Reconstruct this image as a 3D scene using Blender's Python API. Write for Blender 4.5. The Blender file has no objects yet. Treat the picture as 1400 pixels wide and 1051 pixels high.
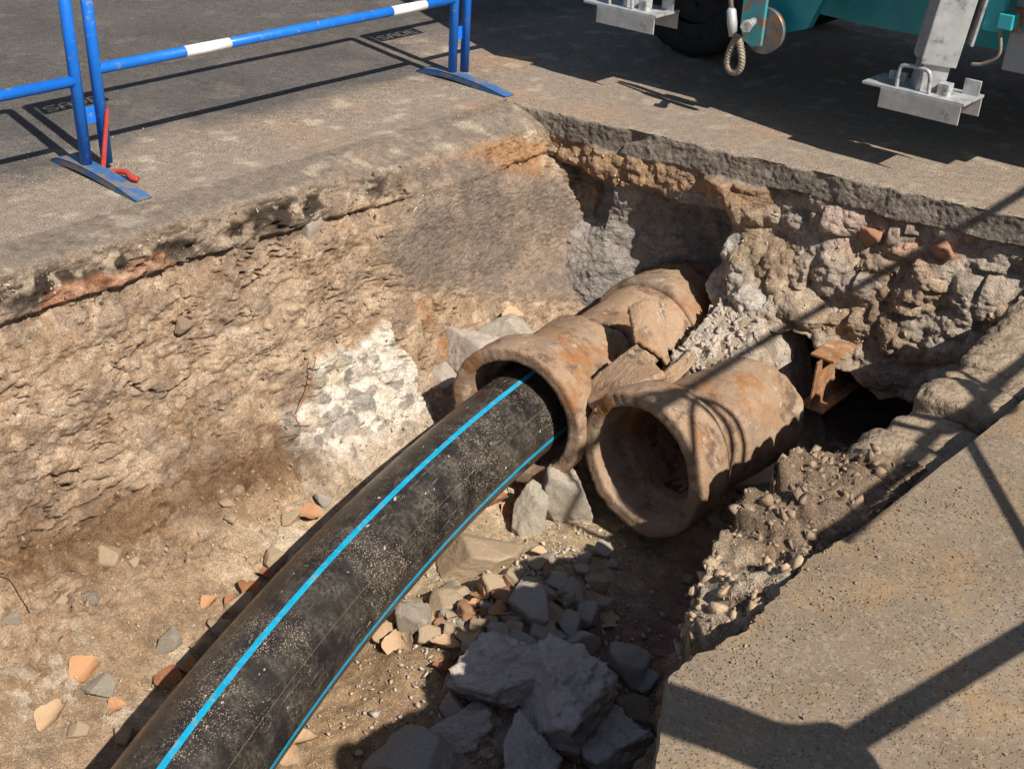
import bpy, bmesh, math, random
import numpy as np
from mathutils import Vector, Matrix, Euler

S = bpy.context.scene
COL = S.collection
R = math.radians

# ------------------------------------------------------------------ camera
CAM_H, FPX, PITCH, ROLL, YAW = 1.7, 1600.0, 30.0, 2.0, 41.5
_t, _r, _w = R(PITCH), R(ROLL), R(YAW)
CF = np.array([-math.sin(_w)*math.cos(_t), math.cos(_w)*math.cos(_t), -math.sin(_t)])
_R0 = np.array([math.cos(_w), math.sin(_w), 0.0]); _U0 = np.cross(_R0, CF)
CR = _R0*math.cos(_r) + _U0*math.sin(_r); CU = _U0*math.cos(_r) - _R0*math.sin(_r)
camd = bpy.data.cameras.new('camera'); cam = bpy.data.objects.new('camera', camd); COL.objects.link(cam)
camd.sensor_width = 36.0; camd.lens = 36.0*FPX/1400.0; camd.clip_start = 0.05; camd.clip_end = 400.0
cam.matrix_world = Matrix(((CR[0], CU[0], -CF[0], 0), (CR[1], CU[1], -CF[1], 0), (CR[2], CU[2], -CF[2], CAM_H), (0, 0, 0, 1)))
S.camera = cam

# ------------------------------------------------------------------ light
SUN_EL, SUN_AZ = 45.0, 80.5          # azimuth measured from -y towards +x
sdir = Vector((math.sin(R(SUN_AZ))*math.cos(R(SUN_EL)), -math.cos(R(SUN_AZ))*math.cos(R(SUN_EL)), math.sin(R(SUN_EL))))
world = bpy.data.worlds.new('World'); S.world = world; world.use_nodes = True
wn = world.node_tree; bg = wn.nodes['Background']
sky = wn.nodes.new('ShaderNodeTexSky'); sky.sky_type = 'NISHITA'; sky.sun_disc = False; sky.dust_density = 1.2; sky.ozone_density = 0.6; sky.air_density = 1.0
sky.sun_elevation = R(SUN_EL); sky.sun_rotation = math.atan2(sdir.x, sdir.y)
wn.links.new(sky.outputs[0], bg.inputs[0]); bg.inputs[1].default_value = 0.055
sl = bpy.data.lights.new('sun', 'SUN'); sl.energy = 5.0; sl.angle = R(0.5); sl.color = (1.0, 0.935, 0.835)
sun = bpy.data.objects.new('sun', sl); COL.objects.link(sun)
sun.rotation_euler = sdir.to_track_quat('Z', 'Y').to_euler(); sun.location = (6, -1, 8)
S.view_settings.view_transform = 'Standard'; S.view_settings.look = 'None'
S.view_settings.gamma = 1.0; S.view_settings.use_curve_mapping = False
S.view_settings.exposure = 0.46
try:
    S.cycles.max_bounces = 6; S.cycles.diffuse_bounces = 4; S.cycles.use_denoising = True
except Exception: pass

# ------------------------------------------------------------------ measuring helpers: a direction of sight met with a real plane
def _ray(x, y): return CF + (x-700)/FPX*CR + (525.5-y)/FPX*CU
def at(x, y, z=0.0):
    d = _ray(x, y); t = (z-CAM_H)/d[2]; return np.array([d[0]*t, d[1]*t, z])
def atx(x, y, X):
    d = _ray(x, y); t = X/d[0]; return np.array([X, d[1]*t, CAM_H+d[2]*t])
def aty(x, y, Y):
    d = _ray(x, y); t = Y/d[1]; return np.array([d[0]*t, Y, CAM_H+d[2]*t])

# ------------------------------------------------------------------ noise
def _h(ix, iy, iz, s):
    with np.errstate(over='ignore'):
        h = ix.astype(np.uint32)*np.uint32(374761393) + iy.astype(np.uint32)*np.uint32(668265263) + iz.astype(np.uint32)*np.uint32(2147483647) + np.uint32(s*1274126177 % 4294967296)
        h ^= h >> np.uint32(13); h *= np.uint32(1274126177); h ^= h >> np.uint32(16); h *= np.uint32(2246822519); h ^= h >> np.uint32(15)
    return h
def _h01(ix, iy, iz, s): return _h(ix, iy, iz, s).astype(np.float64)/4294967295.0
_G = np.array([(1,1,0),(-1,1,0),(1,-1,0),(-1,-1,0),(1,0,1),(-1,0,1),(1,0,-1),(-1,0,-1),(0,1,1),(0,-1,1),(0,1,-1),(0,-1,-1)], float)
def perlin(x, y, z, s=0):
    x, y, z = np.broadcast_arrays(np.asarray(x, float), np.asarray(y, float), np.asarray(z, float))
    ix, iy, iz = np.floor(x).astype(np.int64), np.floor(y).astype(np.int64), np.floor(z).astype(np.int64)
    fx, fy, fz = x-ix, y-iy, z-iz
    u, v, w = fx*fx*fx*(fx*(fx*6-15)+10), fy*fy*fy*(fy*(fy*6-15)+10), fz*fz*fz*(fz*(fz*6-15)+10)
    def g(a, b, c):
        k = _G[_h(ix+a, iy+b, iz+c, s) % 12]
        return k[..., 0]*(fx-a) + k[..., 1]*(fy-b) + k[..., 2]*(fz-c)
    x00 = g(0,0,0)*(1-u)+g(1,0,0)*u; x10 = g(0,1,0)*(1-u)+g(1,1,0)*u
    x01 = g(0,0,1)*(1-u)+g(1,0,1)*u; x11 = g(0,1,1)*(1-u)+g(1,1,1)*u
    return (x00*(1-v)+x10*v)*(1-w) + (x01*(1-v)+x11*v)*w
def fbm(x, y, z, sc, octv=4, s=0, gain=0.5):
    a, t, tot = 1.0, 0.0, 0.0
    for i in range(octv):
        t = t + a*perlin(np.asarray(x)*sc, np.asarray(y)*sc, np.asarray(z)*sc, s+i*7); tot += a; a *= gain; sc *= 2.03
    return t/tot*1.6
def clods(u, v, s, tilt=0.9, dome=0.8):
    """lumpy broken surface: the highest of tilted, domed plates round jittered points; returns height, cell random, edge closeness"""
    u, v = np.broadcast_arrays(u, v)
    iu, iv = np.floor(u).astype(np.int64), np.floor(v).astype(np.int64)
    best = np.full(u.shape, -9.0); sec = best.copy(); rid = np.zeros(u.shape); z0 = np.zeros_like(iu)
    for a in (-1, 0, 1):
        for b in (-1, 0, 1):
            cu, cv = iu+a, iv+b
            du = u-(cu+_h01(cu, cv, z0, s)); dv = v-(cv+_h01(cu, cv, z0, s+1))
            r = _h01(cu, cv, z0, s+2)
            hgt = r*0.7 + tilt*((_h01(cu, cv, z0, s+3)-.5)*du + (_h01(cu, cv, z0, s+4)-.5)*dv) - dome*(du*du+dv*dv)
            m = hgt > best
            sec = np.where(m, best, np.maximum(sec, hgt)); best = np.where(m, hgt, best); rid = np.where(m, r, rid)
    return best, rid, np.clip(best-sec, 0, 1)
def sst(e0, e1, x):
    t = np.clip((x-e0)/(e1-e0), 0, 1); return t*t*(3-2*t)
def mix(a, b, f):
    f = np.asarray(f)[..., None]; return a*(1-f) + np.asarray(b, float)*f
def poly_sd(px, py, pts):
    """signed distance, positive inside"""
    pts = np.asarray(pts, float); d = np.full(px.shape, 1e9); ins = np.zeros(px.shape, bool)
    for i in range(len(pts)):
        a, b = pts[i], pts[(i+1) % len(pts)]; e = b-a
        t = np.clip(((px-a[0])*e[0]+(py-a[1])*e[1])/(e@e+1e-12), 0, 1)
        d = np.minimum(d, np.hypot(px-a[0]-t*e[0], py-a[1]-t*e[1]))
        c = ((a[1] > py) != (b[1] > py)) & (px < (b[0]-a[0])*(py-a[1])/(b[1]-a[1]+1e-12)+a[0]); ins ^= c
    return np.where(ins, d, -d)

# ------------------------------------------------------------------ materials
MATS = {}
def nodes(name):
    m = bpy.data.materials.new(name); m.use_nodes = True; nt = m.node_tree; MATS[name] = m
    return m, nt, nt.nodes['Principled BSDF']
def nd(nt, t, **kw):
    n = nt.nodes.new(t)
    for k, v in kw.items():
        if k in n.inputs: n.inputs[k].default_value = v
        else: setattr(n, k, v)
    return n
def noise(nt, co, scale, detail=4, rough=.55):
    n = nd(nt, 'ShaderNodeTexNoise'); n.inputs['Scale'].default_value = scale; n.inputs['Detail'].default_value = detail
    n.inputs['Roughness'].default_value = rough; nt.links.new(co, n.inputs['Vector']); return n.outputs['Fac']
def ramp(nt, fac, lo, hi, a=0.0, b=1.0):
    n = nd(nt, 'ShaderNodeMapRange'); n.inputs['From Min'].default_value = lo; n.inputs['From Max'].default_value = hi
    n.inputs['To Min'].default_value = a; n.inputs['To Max'].default_value = b; nt.links.new(fac, n.inputs['Value']); return n.outputs['Result']
def mixc(nt, fac, a, b, mode='MIX'):
    n = nd(nt, 'ShaderNodeMix'); n.data_type = 'RGBA'; n.blend_type = mode
    for sock, v in ((n.inputs[0], fac), (n.inputs[6], a), (n.inputs[7], b)):
        if isinstance(v, (int, float)): sock.default_value = v
        elif isinstance(v, tuple): sock.default_value = (*v, 1) if len(v) == 3 else v
        else: nt.links.new(v, sock)
    return n.outputs[2]
def math_(nt, op, a, b=None):
    n = nd(nt, 'ShaderNodeMath'); n.operation = op
    for i, v in enumerate((a, b)):
        if v is None: continue
        if isinstance(v, (int, float)): n.inputs[i].default_value = v
        else: nt.links.new(v, n.inputs[i])
    return n.outputs[0]
def bump(nt, bsdf, hts, dist):
    prev = None
    for h, st, dd in hts:
        b = nd(nt, 'ShaderNodeBump'); b.inputs['Strength'].default_value = st; b.inputs['Distance'].default_value = dd
        nt.links.new(h, b.inputs['Height'])
        if prev: nt.links.new(prev, b.inputs['Normal'])
        prev = b.outputs[0]
    nt.links.new(prev, bsdf.inputs['Normal'])
def grey3(nt, f):
    n = nd(nt, 'ShaderNodeCombineColor')
    for i in range(3): nt.links.new(f, n.inputs[i])
    return n.outputs[0]

def mat_earth(name, amp=0.7, bst=1.0, fine=130.0, grit=0.5):
    m, nt, b = nodes(name)
    co = nd(nt, 'ShaderNodeTexCoord').outputs['Object']
    a = nd(nt, 'ShaderNodeAttribute'); a.attribute_name = 'col'
    n1 = noise(nt, co, 22, 6, .65); n2 = noise(nt, co, fine, 4, .6); n3 = noise(nt, co, fine*3.2, 2, .6)
    k = math_(nt, 'MULTIPLY', ramp(nt, n1, .25, .75, 1-amp*.6, 1+amp*.6), ramp(nt, n2, .25, .75, 1-amp*.5, 1+amp*.5))
    k = math_(nt, 'MULTIPLY', k, ramp(nt, n3, .3, .7, 1-grit, 1+grit))
    c = mixc(nt, 1.0, a.outputs['Color'], grey3(nt, k), 'MULTIPLY')
    nt.links.new(c, b.inputs['Base Color']); b.inputs['Roughness'].default_value = .95
    b.inputs['Specular IOR Level'].default_value = .15
    bump(nt, b, [(noise(nt, co, fine*.45, 5, .65), bst*.8, .014), (n2, bst, .008), (n3, bst*.8, .0035)], 0)
    return m
M_EARTH = mat_earth('earth_and_dust')
M_ROAD = mat_earth('dusty_asphalt', amp=.45, bst=.7, fine=75.0, grit=.85)

def mat_simple(name, c1, c2, sc, rough=.6, metal=0.0, bst=.2, bd=.002, c3=None, sc3=30, th3=(.58, .66), spec=.4, lo=.35, hi=.65):
    m, nt, b = nodes(name)
    co = nd(nt, 'ShaderNodeTexCoord').outputs['Object']
    n1 = noise(nt, co, sc, 6, .6); c = mixc(nt, ramp(nt, n1, lo, hi), c1, c2)
    if c3: c = mixc(nt, ramp(nt, noise(nt, co, sc3, 5, .65), *th3), c, c3)
    nt.links.new(c, b.inputs['Base Color']); b.inputs['Metallic'].default_value = metal
    b.inputs['Specular IOR Level'].default_value = spec
    rr = ramp(nt, noise(nt, co, sc*2.3, 3), .3, .7, max(rough-.12, .05), min(rough+.12, 1)); nt.links.new(rr, b.inputs['Roughness'])
    bump(nt, b, [(noise(nt, co, sc*5, 4), bst, bd)], 0)
    return m
M_BLUE = mat_simple('blue_barrier_paint', (.008, .135, .56), (.012, .16, .64), 14, .42, 0, .12, .001, (.17, .19, .24), 30, (.61, .66))
M_BLUE_WORN = mat_simple('worn_blue_foot_paint', (.03, .10, .25), (.05, .14, .32), 20, .6, 0, .3, .001, (.16, .15, .15), 12, (.50, .58))
M_WHITE = mat_simple('white_band_paint', (.72, .71, .68), (.80, .79, .76), 18, .5, 0, .1, .001, (.45, .43, .4), 40, (.64, .70))
M_RED = mat_simple('red_plastic', (.36, .04, .03), (.46, .06, .045), 30, .45, 0, .1, .001)
M_TEAL = mat_simple('teal_truck_paint', (.02, .30, .36), (.035, .36, .42), 9, .38, 0, .08, .001, (.10, .13, .13), 16, (.62, .70))
M_TEAL_RUST = mat_simple('rusted_teal_paint', (.03, .24, .29), (.06, .27, .30), 16, .55, 0, .4, .001, (.26, .13, .07), 24, (.50, .60))
M_GALV = mat_simple('galvanised_steel', (.36, .37, .38), (.50, .51, .52), 11, .5, .35, .2, .001, (.20, .185, .165), 15, (.55, .68))
M_STEEL = mat_simple('dull_grey_steel', (.12, .12, .125), (.19, .19, .19), 20, .5, .4, .15, .001, (.32, .15, .06), 14, (.56, .62))
M_TYRE = mat_simple('tyre_rubber', (.012, .012, .013), (.025, .024, .024), 25, .75, 0, .3, .002)
M_ROPE = mat_simple('dusty_wire_rope', (.20, .16, .12), (.33, .28, .22), 60, .6, .2, .3, .001)
M_TRUCKGREY = mat_simple('truck_body_grey', (.30, .32, .35), (.36, .38, .41), 6, .5, 0, .05, .001)
M_DARK = mat_simple('dark_underbody', (.02, .02, .02), (.035, .033, .03), 12, .7)
M_BITU = mat_simple('asphalt_crumb', (.05, .042, .036), (.09, .075, .062), 12, .9, spec=.15)
M_RUST = mat_simple('rusty_steel', (.22, .10, .045), (.34, .18, .09), 18, .85, 0, .6, .003, (.42, .30, .2), 22, (.54, .64))
M_STRIPE = mat_simple('sky_blue_stripe', (.0, .27, .47), (.01, .34, .56), 20, .5, 0, .1, .0005, (.20, .27, .28), 38, (.55, .70))

def mat_clay(name, tint=(1, 1, 1)):
    m, nt, b = nodes(name)
    co = nd(nt, 'ShaderNodeTexCoord').outputs['Object']
    T = lambda c: tuple(c[i]*tint[i] for i in range(3))
    c = mixc(nt, ramp(nt, noise(nt, co, 5, 6, .65), .36, .62), T((.35, .225, .14)), T((.43, .32, .225)))
    c = mixc(nt, ramp(nt, noise(nt, co, 3.3, 5, .7), .52, .62), c, T((.34, .15, .05)))
    c = mixc(nt, ramp(nt, noise(nt, co, 2.3, 5, .7), .53, .66, 0, .75), c, T((.20, .165, .135)))
    c = mixc(nt, ramp(nt, noise(nt, co, 8, 6, .7), .53, .64), c, T((.13, .085, .06)))
    c = mixc(nt, ramp(nt, noise(nt, co, 14, 6, .75), .57, .66), c, T((.50, .42, .33)))
    c = mixc(nt, ramp(nt, noise(nt, co, 130, 3), .25, .75, .0, .5), c, T((.22, .15, .10)))
    nt.links.new(c, b.inputs['Base Color']); b.inputs['Roughness'].default_value = .85; b.inputs['Specular IOR Level'].default_value = .2
    bump(nt, b, [(noise(nt, co, 18, 6, .75), .7, .012), (noise(nt, co, 75, 5, .7), .8, .006), (noise(nt, co, 220, 3), .6, .002)], 0)
    return m
M_CLAY = mat_clay('weathered_clay_pipe', (.95, .93, .92))
M_CLAY2 = mat_clay('broken_clay_shard', (1.02, 1.0, .98))

def mat_rock(name, a, b_, dust, bst=.6):
    m, nt, b = nodes(name)
    co = nd(nt, 'ShaderNodeTexCoord').outputs['Object']
    mp = nd(nt, 'ShaderNodeMapping'); mp.inputs['Scale'].default_value = (1, 1, 4.5); mp.inputs['Rotation'].default_value = (.5, .35, 0)
    nt.links.new(co, mp.inputs[0])
    c = mixc(nt, ramp(nt, noise(nt, mp.outputs[0], 7, 6, .65), .35, .65), a, b_)
    c = mixc(nt, ramp(nt, noise(nt, co, 10, 5, .7), .52, .68), c, dust)
    c = mixc(nt, ramp(nt, noise(nt, co, 90, 3), .3, .7, 0, .35), c, tuple(v*.5 for v in a))
    nt.links.new(c, b.inputs['Base Color']); b.inputs['Roughness'].default_value = .92; b.inputs['Specular IOR Level'].default_value = .2
    bump(nt, b, [(noise(nt, mp.outputs[0], 14, 6, .7), bst, .012), (noise(nt, co, 120, 4), .5, .003)], 0)
    return m
M_ROCKG = mat_rock('grey_rubble_stone', (.40, .34, .29), (.52, .45, .39), (.52, .42, .32))
M_ROCKV = mat_rock('layered_mauve_stone', (.70, .55, .48), (.85, .75, .68), (.72, .59, .49), bst=1.0)
M_ROCKB = mat_rock('dusty_beige_stone', (.42, .305, .195), (.50, .385, .265), (.50, .39, .27))
M_ROCKW = mat_rock('pale_concrete_lump', (.52, .45, .36), (.62, .55, .46), (.42, .32, .22), bst=1.0)
M_BRICK = mat_rock('brick_rubble', (.40, .19, .11), (.48, .27, .17), (.45, .36, .27))
M_SOILR = mat_rock('brown_soil_clod', (.27, .19, .13), (.36, .265, .185), (.42, .33, .24))
M_SETT = mat_simple('dusty_paving_sett', (.27, .205, .145), (.34, .265, .19), 9, .95, 0, 1.0, .014, (.17, .125, .09), 13, (.48, .64), spec=.1)
LEAVES = [mat_simple('dry_leaf_'+n, a, b_, 30, .75, 0, .4, .002, c3, 18, (.55, .68), spec=.2) for n, a, b_, c3 in (
    ('orange', (.40, .20, .10), (.47, .27, .15), (.25, .11, .05)), ('tan', (.44, .285, .17), (.50, .35, .23), (.30, .18, .10)), ('russet', (.25, .105, .05), (.33, .155, .08), (.16, .065, .035)))]

def mat_hdpe():
    m, nt, b = nodes('black_polyethylene')
    co = nd(nt, 'ShaderNodeTexCoord').outputs['Object']
    u = nd(nt, 'ShaderNodeAttribute'); u.attribute_name = 'pipe_uv'
    mp = nd(nt, 'ShaderNodeMapping'); mp.inputs['Scale'].default_value = (1, .55, 1); nt.links.new(u.outputs['Vector'], mp.inputs[0])
    P = mp.outputs[0]
    big = noise(nt, co, 4.0, 4, .6); mid = noise(nt, co, 11, 5, .65)
    dust = math_(nt, 'MULTIPLY', ramp(nt, mid, .40, .75), ramp(nt, noise(nt, co, 70, 4, .7), .35, .75))
    c = mixc(nt, math_(nt, 'MULTIPLY', dust, .62), mixc(nt, ramp(nt, big, .35, .65), (.011, .010, .010), (.030, .026, .022)), (.24, .195, .15))
    # mud specks
    v = nd(nt, 'ShaderNodeTexVoronoi'); v.inputs['Scale'].default_value = 150; nt.links.new(co, v.inputs['Vector'])
    sp = math_(nt, 'MULTIPLY', ramp(nt, v.outputs['Distance'], .36, .22), ramp(nt, noise(nt, co, 2.6, 4, .6), .46, .58))
    sp = math_(nt, 'MULTIPLY', sp, ramp(nt, noise(nt, co, 26, 4, .7), .38, .56))
    c = mixc(nt, math_(nt, 'MULTIPLY', sp, .9), c, (.42, .31, .22))
    # pale flakes
    fl = ramp(nt, noise(nt, P, 40, 4, .65), .655, .675)
    fl = math_(nt, 'MULTIPLY', fl, ramp(nt, noise(nt, co, 6.5, 3, .6), .46, .56))
    c = mixc(nt, fl, c, (.55, .50, .42))
    # long scuffs
    mp2 = nd(nt, 'ShaderNodeMapping'); mp2.inputs['Scale'].default_value = (9, .9, 1); mp2.inputs['Rotation'].default_value = (0, 0, .22); nt.links.new(u.outputs['Vector'], mp2.inputs[0])
    sc = math_(nt, 'MULTIPLY', ramp(nt, noise(nt, mp2.outputs[0], 9, 5, .7), .58, .70), ramp(nt, noise(nt, co, 5, 3), .46, .60))
    c = mixc(nt, math_(nt, 'MULTIPLY', sc, .7), c, (.28, .245, .20))
    nt.links.new(c, b.inputs['Base Color'])
    rg = ramp(nt, math_(nt, 'ADD', dust, math_(nt, 'ADD', sp, fl)), 0, .7, .27, .85); nt.links.new(rg, b.inputs['Roughness'])
    b.inputs['Specular IOR Level'].default_value = .5
    bump(nt, b, [(sp, .4, .002), (noise(nt, co, 60, 4), .08, .002)], 0)
    return m
M_HDPE = mat_hdpe()

def mat_slab():
    m, nt, b = nodes('pitted_concrete_slab')
    co = nd(nt, 'ShaderNodeTexCoord').outputs['Object']
    c = mixc(nt, ramp(nt, noise(nt, co, 2.6, 6, .65), .36, .64), (.165, .123, .086), (.24, .188, .138))
    c = mixc(nt, ramp(nt, noise(nt, co, 2.9, 6, .7), .48, .64, 0, .85), c, (.30, .19, .09))
    c = mixc(nt, ramp(nt, noise(nt, co, 9, 5, .7), .55, .72, 0, .75), c, (.155, .112, .075))
    g = noise(nt, co, 260, 3, .65); c = mixc(nt, ramp(nt, g, .35, .7, 0, .5), c, (.31, .25, .19))
    mp = nd(nt, 'ShaderNodeMapping'); mp.inputs['Scale'].default_value = (1.0, 1.15, 1); nt.links.new(co, mp.inputs[0])
    dn = nd(nt, 'ShaderNodeTexNoise'); dn.inputs['Scale'].default_value = 60; dn.inputs['Detail'].default_value = 3; nt.links.new(co, dn.inputs['Vector'])
    dv = nd(nt, 'ShaderNodeMix'); dv.data_type = 'VECTOR'; dv.inputs[0].default_value = .02; nt.links.new(mp.outputs[0], dv.inputs[4]); nt.links.new(dn.outputs['Color'], dv.inputs[5])
    vo = nd(nt, 'ShaderNodeTexVoronoi'); vo.inputs['Scale'].default_value = 125; nt.links.new(dv.outputs[1], vo.inputs['Vector'])
    sepc = nd(nt, 'ShaderNodeSeparateColor'); nt.links.new(vo.outputs['Color'], sepc.inputs[0])
    pm = math_(nt, 'MULTIPLY', ramp(nt, vo.outputs['Distance'], .46, .22), ramp(nt, sepc.outputs[0], .45, .9))
    pm = math_(nt, 'MULTIPLY', pm, ramp(nt, noise(nt, co, 5, 4), .30, .58, .15, 1))
    c = mixc(nt, ramp(nt, sepc.outputs[1], .78, .86, 0, .5), c, (.33, .28, .225))
    c = mixc(nt, math_(nt, 'MULTIPLY', pm, .62), c, (.075, .052, .035))
    c = mixc(nt, ramp(nt, noise(nt, co, 1.1, 4, .6), .42, .66, 0, .55), c, mixc(nt, 1.0, c, (.62, .58, .55), 'MULTIPLY'))
    nt.links.new(c, b.inputs['Base Color']); b.inputs['Roughness'].default_value = .95; b.inputs['Specular IOR Level'].default_value = .15
    inv = math_(nt, 'SUBTRACT', 1.0, pm)
    bump(nt, b, [(inv, .7, .006), (g, .5, .0025), (noise(nt, co, 30, 4), .3, .006)], 0)
    return m
M_SLAB = mat_slab()

# ------------------------------------------------------------------ object helpers
def link(o): COL.objects.link(o); return o
def tag(o, label=None, cat=None, group=None, kind=None):
    for k, v in (('label', label), ('category', cat), ('group', group), ('kind', kind)):
        if v: o[k] = v
    return o
def thing(name, label, cat, loc=(0, 0, 0), rz=0.0, group=None):
    o = link(bpy.data.objects.new(name, None)); o.location = loc; o.rotation_euler = (0, 0, rz); o.empty_display_size = .1
    return tag(o, label, cat, group)
def mesh_np(name, V, F, mat, parent=None, smooth=True, col=None, vec=None):
    V = np.ascontiguousarray(np.asarray(V, np.float32).reshape(-1, 3)); F = np.ascontiguousarray(F, dtype=np.int32); n = F.shape[1]
    me = bpy.data.meshes.new(name); me.vertices.add(len(V)); me.vertices.foreach_set('co', V.ravel())
    me.loops.add(F.size); me.loops.foreach_set('vertex_index', F.ravel()); me.polygons.add(len(F))
    me.polygons.foreach_set('loop_start', np.arange(0, F.size, n, dtype=np.int32))
    me.polygons.foreach_set('loop_total', np.full(len(F), n, np.int32))
    if smooth: me.polygons.foreach_set('use_smooth', np.ones(len(F), bool))
    if col is not None:
        a = me.attributes.new('col', 'FLOAT_COLOR', 'POINT'); c = np.ones((len(V), 4), np.float32); c[:, :3] = np.asarray(col).reshape(-1, 3); a.data.foreach_set('color', c.ravel())
    if vec is not None:
        a = me.attributes.new('pipe_uv', 'FLOAT_VECTOR', 'POINT'); a.data.foreach_set('vector', np.asarray(vec, np.float32).ravel())
    me.update(calc_edges=True); me.validate()
    me.materials.append(mat); o = link(bpy.data.objects.new(name, me))
    if parent: o.parent = parent
    return o
def gridF(nu, nv, flip=False, closed_v=False):
    i = np.arange(nu-1)[:, None]; jn = nv if closed_v else nv-1; j = np.arange(jn)[None, :]; j2 = (j+1) % nv
    a, b, c, d = i*nv+j, (i+1)*nv+j, (i+1)*nv+j2, i*nv+j2
    F = np.stack(np.broadcast_arrays(a, b, c, d), -1).reshape(-1, 4)
    return F[:, ::-1] if flip else F
def bobj(name, bm, mat, parent=None, smooth=False):
    me = bpy.data.meshes.new(name); bmesh.ops.recalc_face_normals(bm, faces=bm.faces[:]); bm.to_mesh(me); bm.free(); me.materials.append(mat)
    if smooth:
        for p in me.polygons: p.use_smooth = True
    o = link(bpy.data.objects.new(name, me))
    if parent: o.parent = parent
    return o
def b_box(bm, c, s, M=None, bev=0.0):
    r = bmesh.ops.create_cube(bm, size=1.0); vs = r['verts']
    for v in vs:
        p = Vector((v.co.x*s[0], v.co.y*s[1], v.co.z*s[2]))
        v.co = (M @ p if M else p) + Vector(c)
    if bev:
        es = list({e for v in vs for e in v.link_edges}); bmesh.ops.bevel(bm, geom=es, offset=bev, segments=2, affect='EDGES', profile=.6)
def b_prism(bm, pts, ext):
    """closed polygon of 3-D points swept by the vector ext"""
    a = [bm.verts.new(p) for p in pts]; b = [bm.verts.new(Vector(p)+Vector(ext)) for p in pts]; n = len(a)
    bm.faces.new(a); bm.faces.new(b[::-1])
    for i in range(n): bm.faces.new((a[i], b[i], b[(i+1) % n], a[(i+1) % n]))
def b_tube(bm, pts, rad, n=14, caps=True):
    pts = [Vector(p) for p in pts]; rings = []; up = None
    for i, p in enumerate(pts):
        d = (pts[min(i+1, len(pts)-1)]-pts[max(i-1, 0)]).normalized()
        if up is None: up = d.orthogonal().normalized()
        s = d.cross(up)
        if s.length < 1e-6: s = d.orthogonal()
        s.normalize(); up = s.cross(d).normalized(); r = rad[i] if isinstance(rad, (list, tuple)) else rad
        rings.append([bm.verts.new(p + r*(math.cos(2*math.pi*k/n)*s + math.sin(2*math.pi*k/n)*up)) for k in range(n)])
    for a, b in zip(rings, rings[1:]):
        for k in range(n): bm.faces.new((a[k], a[(k+1) % n], b[(k+1) % n], b[k])).smooth = True
    if caps: bm.faces.new(rings[0]); bm.faces.new(rings[-1][::-1])
def tube(name, pts, rad, mat, parent=None, n=14):
    bm = bmesh.new(); b_tube(bm, pts, rad, n); return bobj(name, bm, mat, parent)
def box(name, c, s, mat, parent=None, M=None, bev=0.004):
    bm = bmesh.new(); b_box(bm, c, s, M, bev); return bobj(name, bm, mat, parent)
def arc_pts(pts, n=8):
    """Catmull-Rom through the points"""
    P = [Vector(p) for p in pts]; P = [2*P[0]-P[1]] + P + [2*P[-1]-P[-2]]; out = []
    for i in range(1, len(P)-2):
        for k in range(n):
            t = k/n; a, b, c, d = P[i-1:i+3]
            out.append(.5*((2*b)+(c-a)*t+(2*a-5*b+4*c-d)*t*t+(3*b-a-3*c+d)*t**3))
    return out+[P[-2]]

# ================================================================== GROUND
FLOOR = -1.32
# colours the materials really have
C_DUST = np.array((.29, .232, .182)); C_ASPH = np.array((.100, .090, .083)); C_SOIL = np.array((.325, .245, .175)); C_SOIL2 = np.array((.40, .32, .245))
C_DARK = np.array((.038, .030, .024)); C_GREY = np.array((.27, .24, .215)); C_WHITE = np.array((.74, .69, .63)); C_BRICK = np.array((.44, .20, .11))
C_ORNG = np.array((.36, .205, .10)); C_SAND = np.array((.47, .36, .25)); C_BROWN = np.array((.17, .115, .075)); C_RED = np.array((.29, .165, .115))

def edge_base(x): return 4.34 + .150*(x+3.52) + .010*fbm(x, 0, 0, 2.5, 2, 91)
def edge_back(x): return edge_base(x) + .007*fbm(x, 0, 0, 14, 4, 92)
def pave_col(x, y):
    d = fbm(x, y, 0, 1.3, 5, 11)*.35 + fbm(x, y, 0, 6, 4, 12)*.16
    near = np.maximum(sst(-4.75, -4.25, x + d*.9), sst(4.2, 4.75, y + d*.5)*sst(-5.4, -4.6, x+d)*.85)
    c = np.broadcast_to(C_ASPH, x.shape+(3,)).copy()
    c = c*(1+.25*fbm(x, y, 0, 2.2, 4, 13))[..., None]
    c = mix(c, (.17, .148, .13), .45*sst(.15, .5, fbm(x, y, 0, 4, 4, 14)))
    c = mix(c, C_DUST*(.93+.0*x)[..., None], near*.92)
    c = mix(c, (.36, .215, .13), .6*near*sst(.08, .45, fbm(x, y, 0, 1.7, 4, 15))*sst(2.6, 4.0, y))
    c = mix(c, (.22, .18, .14), .55*near*sst(.12, .42, fbm(x, y, 0, 3.5, 5, 16)))
    c = mix(c, (.46, .39, .30), .6*near*sst(.2, .5, fbm(x, y, 0, 7, 4, 17)))
    return c

def road_sheet(xs, ys, name, yfun=None):
    X, Y = np.meshgrid(xs, ys, indexing='ij')
    if yfun is not None:
        e = yfun(xs)[:, None]; k = (ys-ys[0])/(ys[-1]-ys[0]); Y = e + k[None, :]*(ys[-1]-e)
    Z = .004*fbm(X, Y, 0, 1.5, 3, 21)*sst(.0, .4, np.minimum(np.abs(X+3.9), 9)) * (0 if yfun is not None else 1)
    return X, Y, Z
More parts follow.
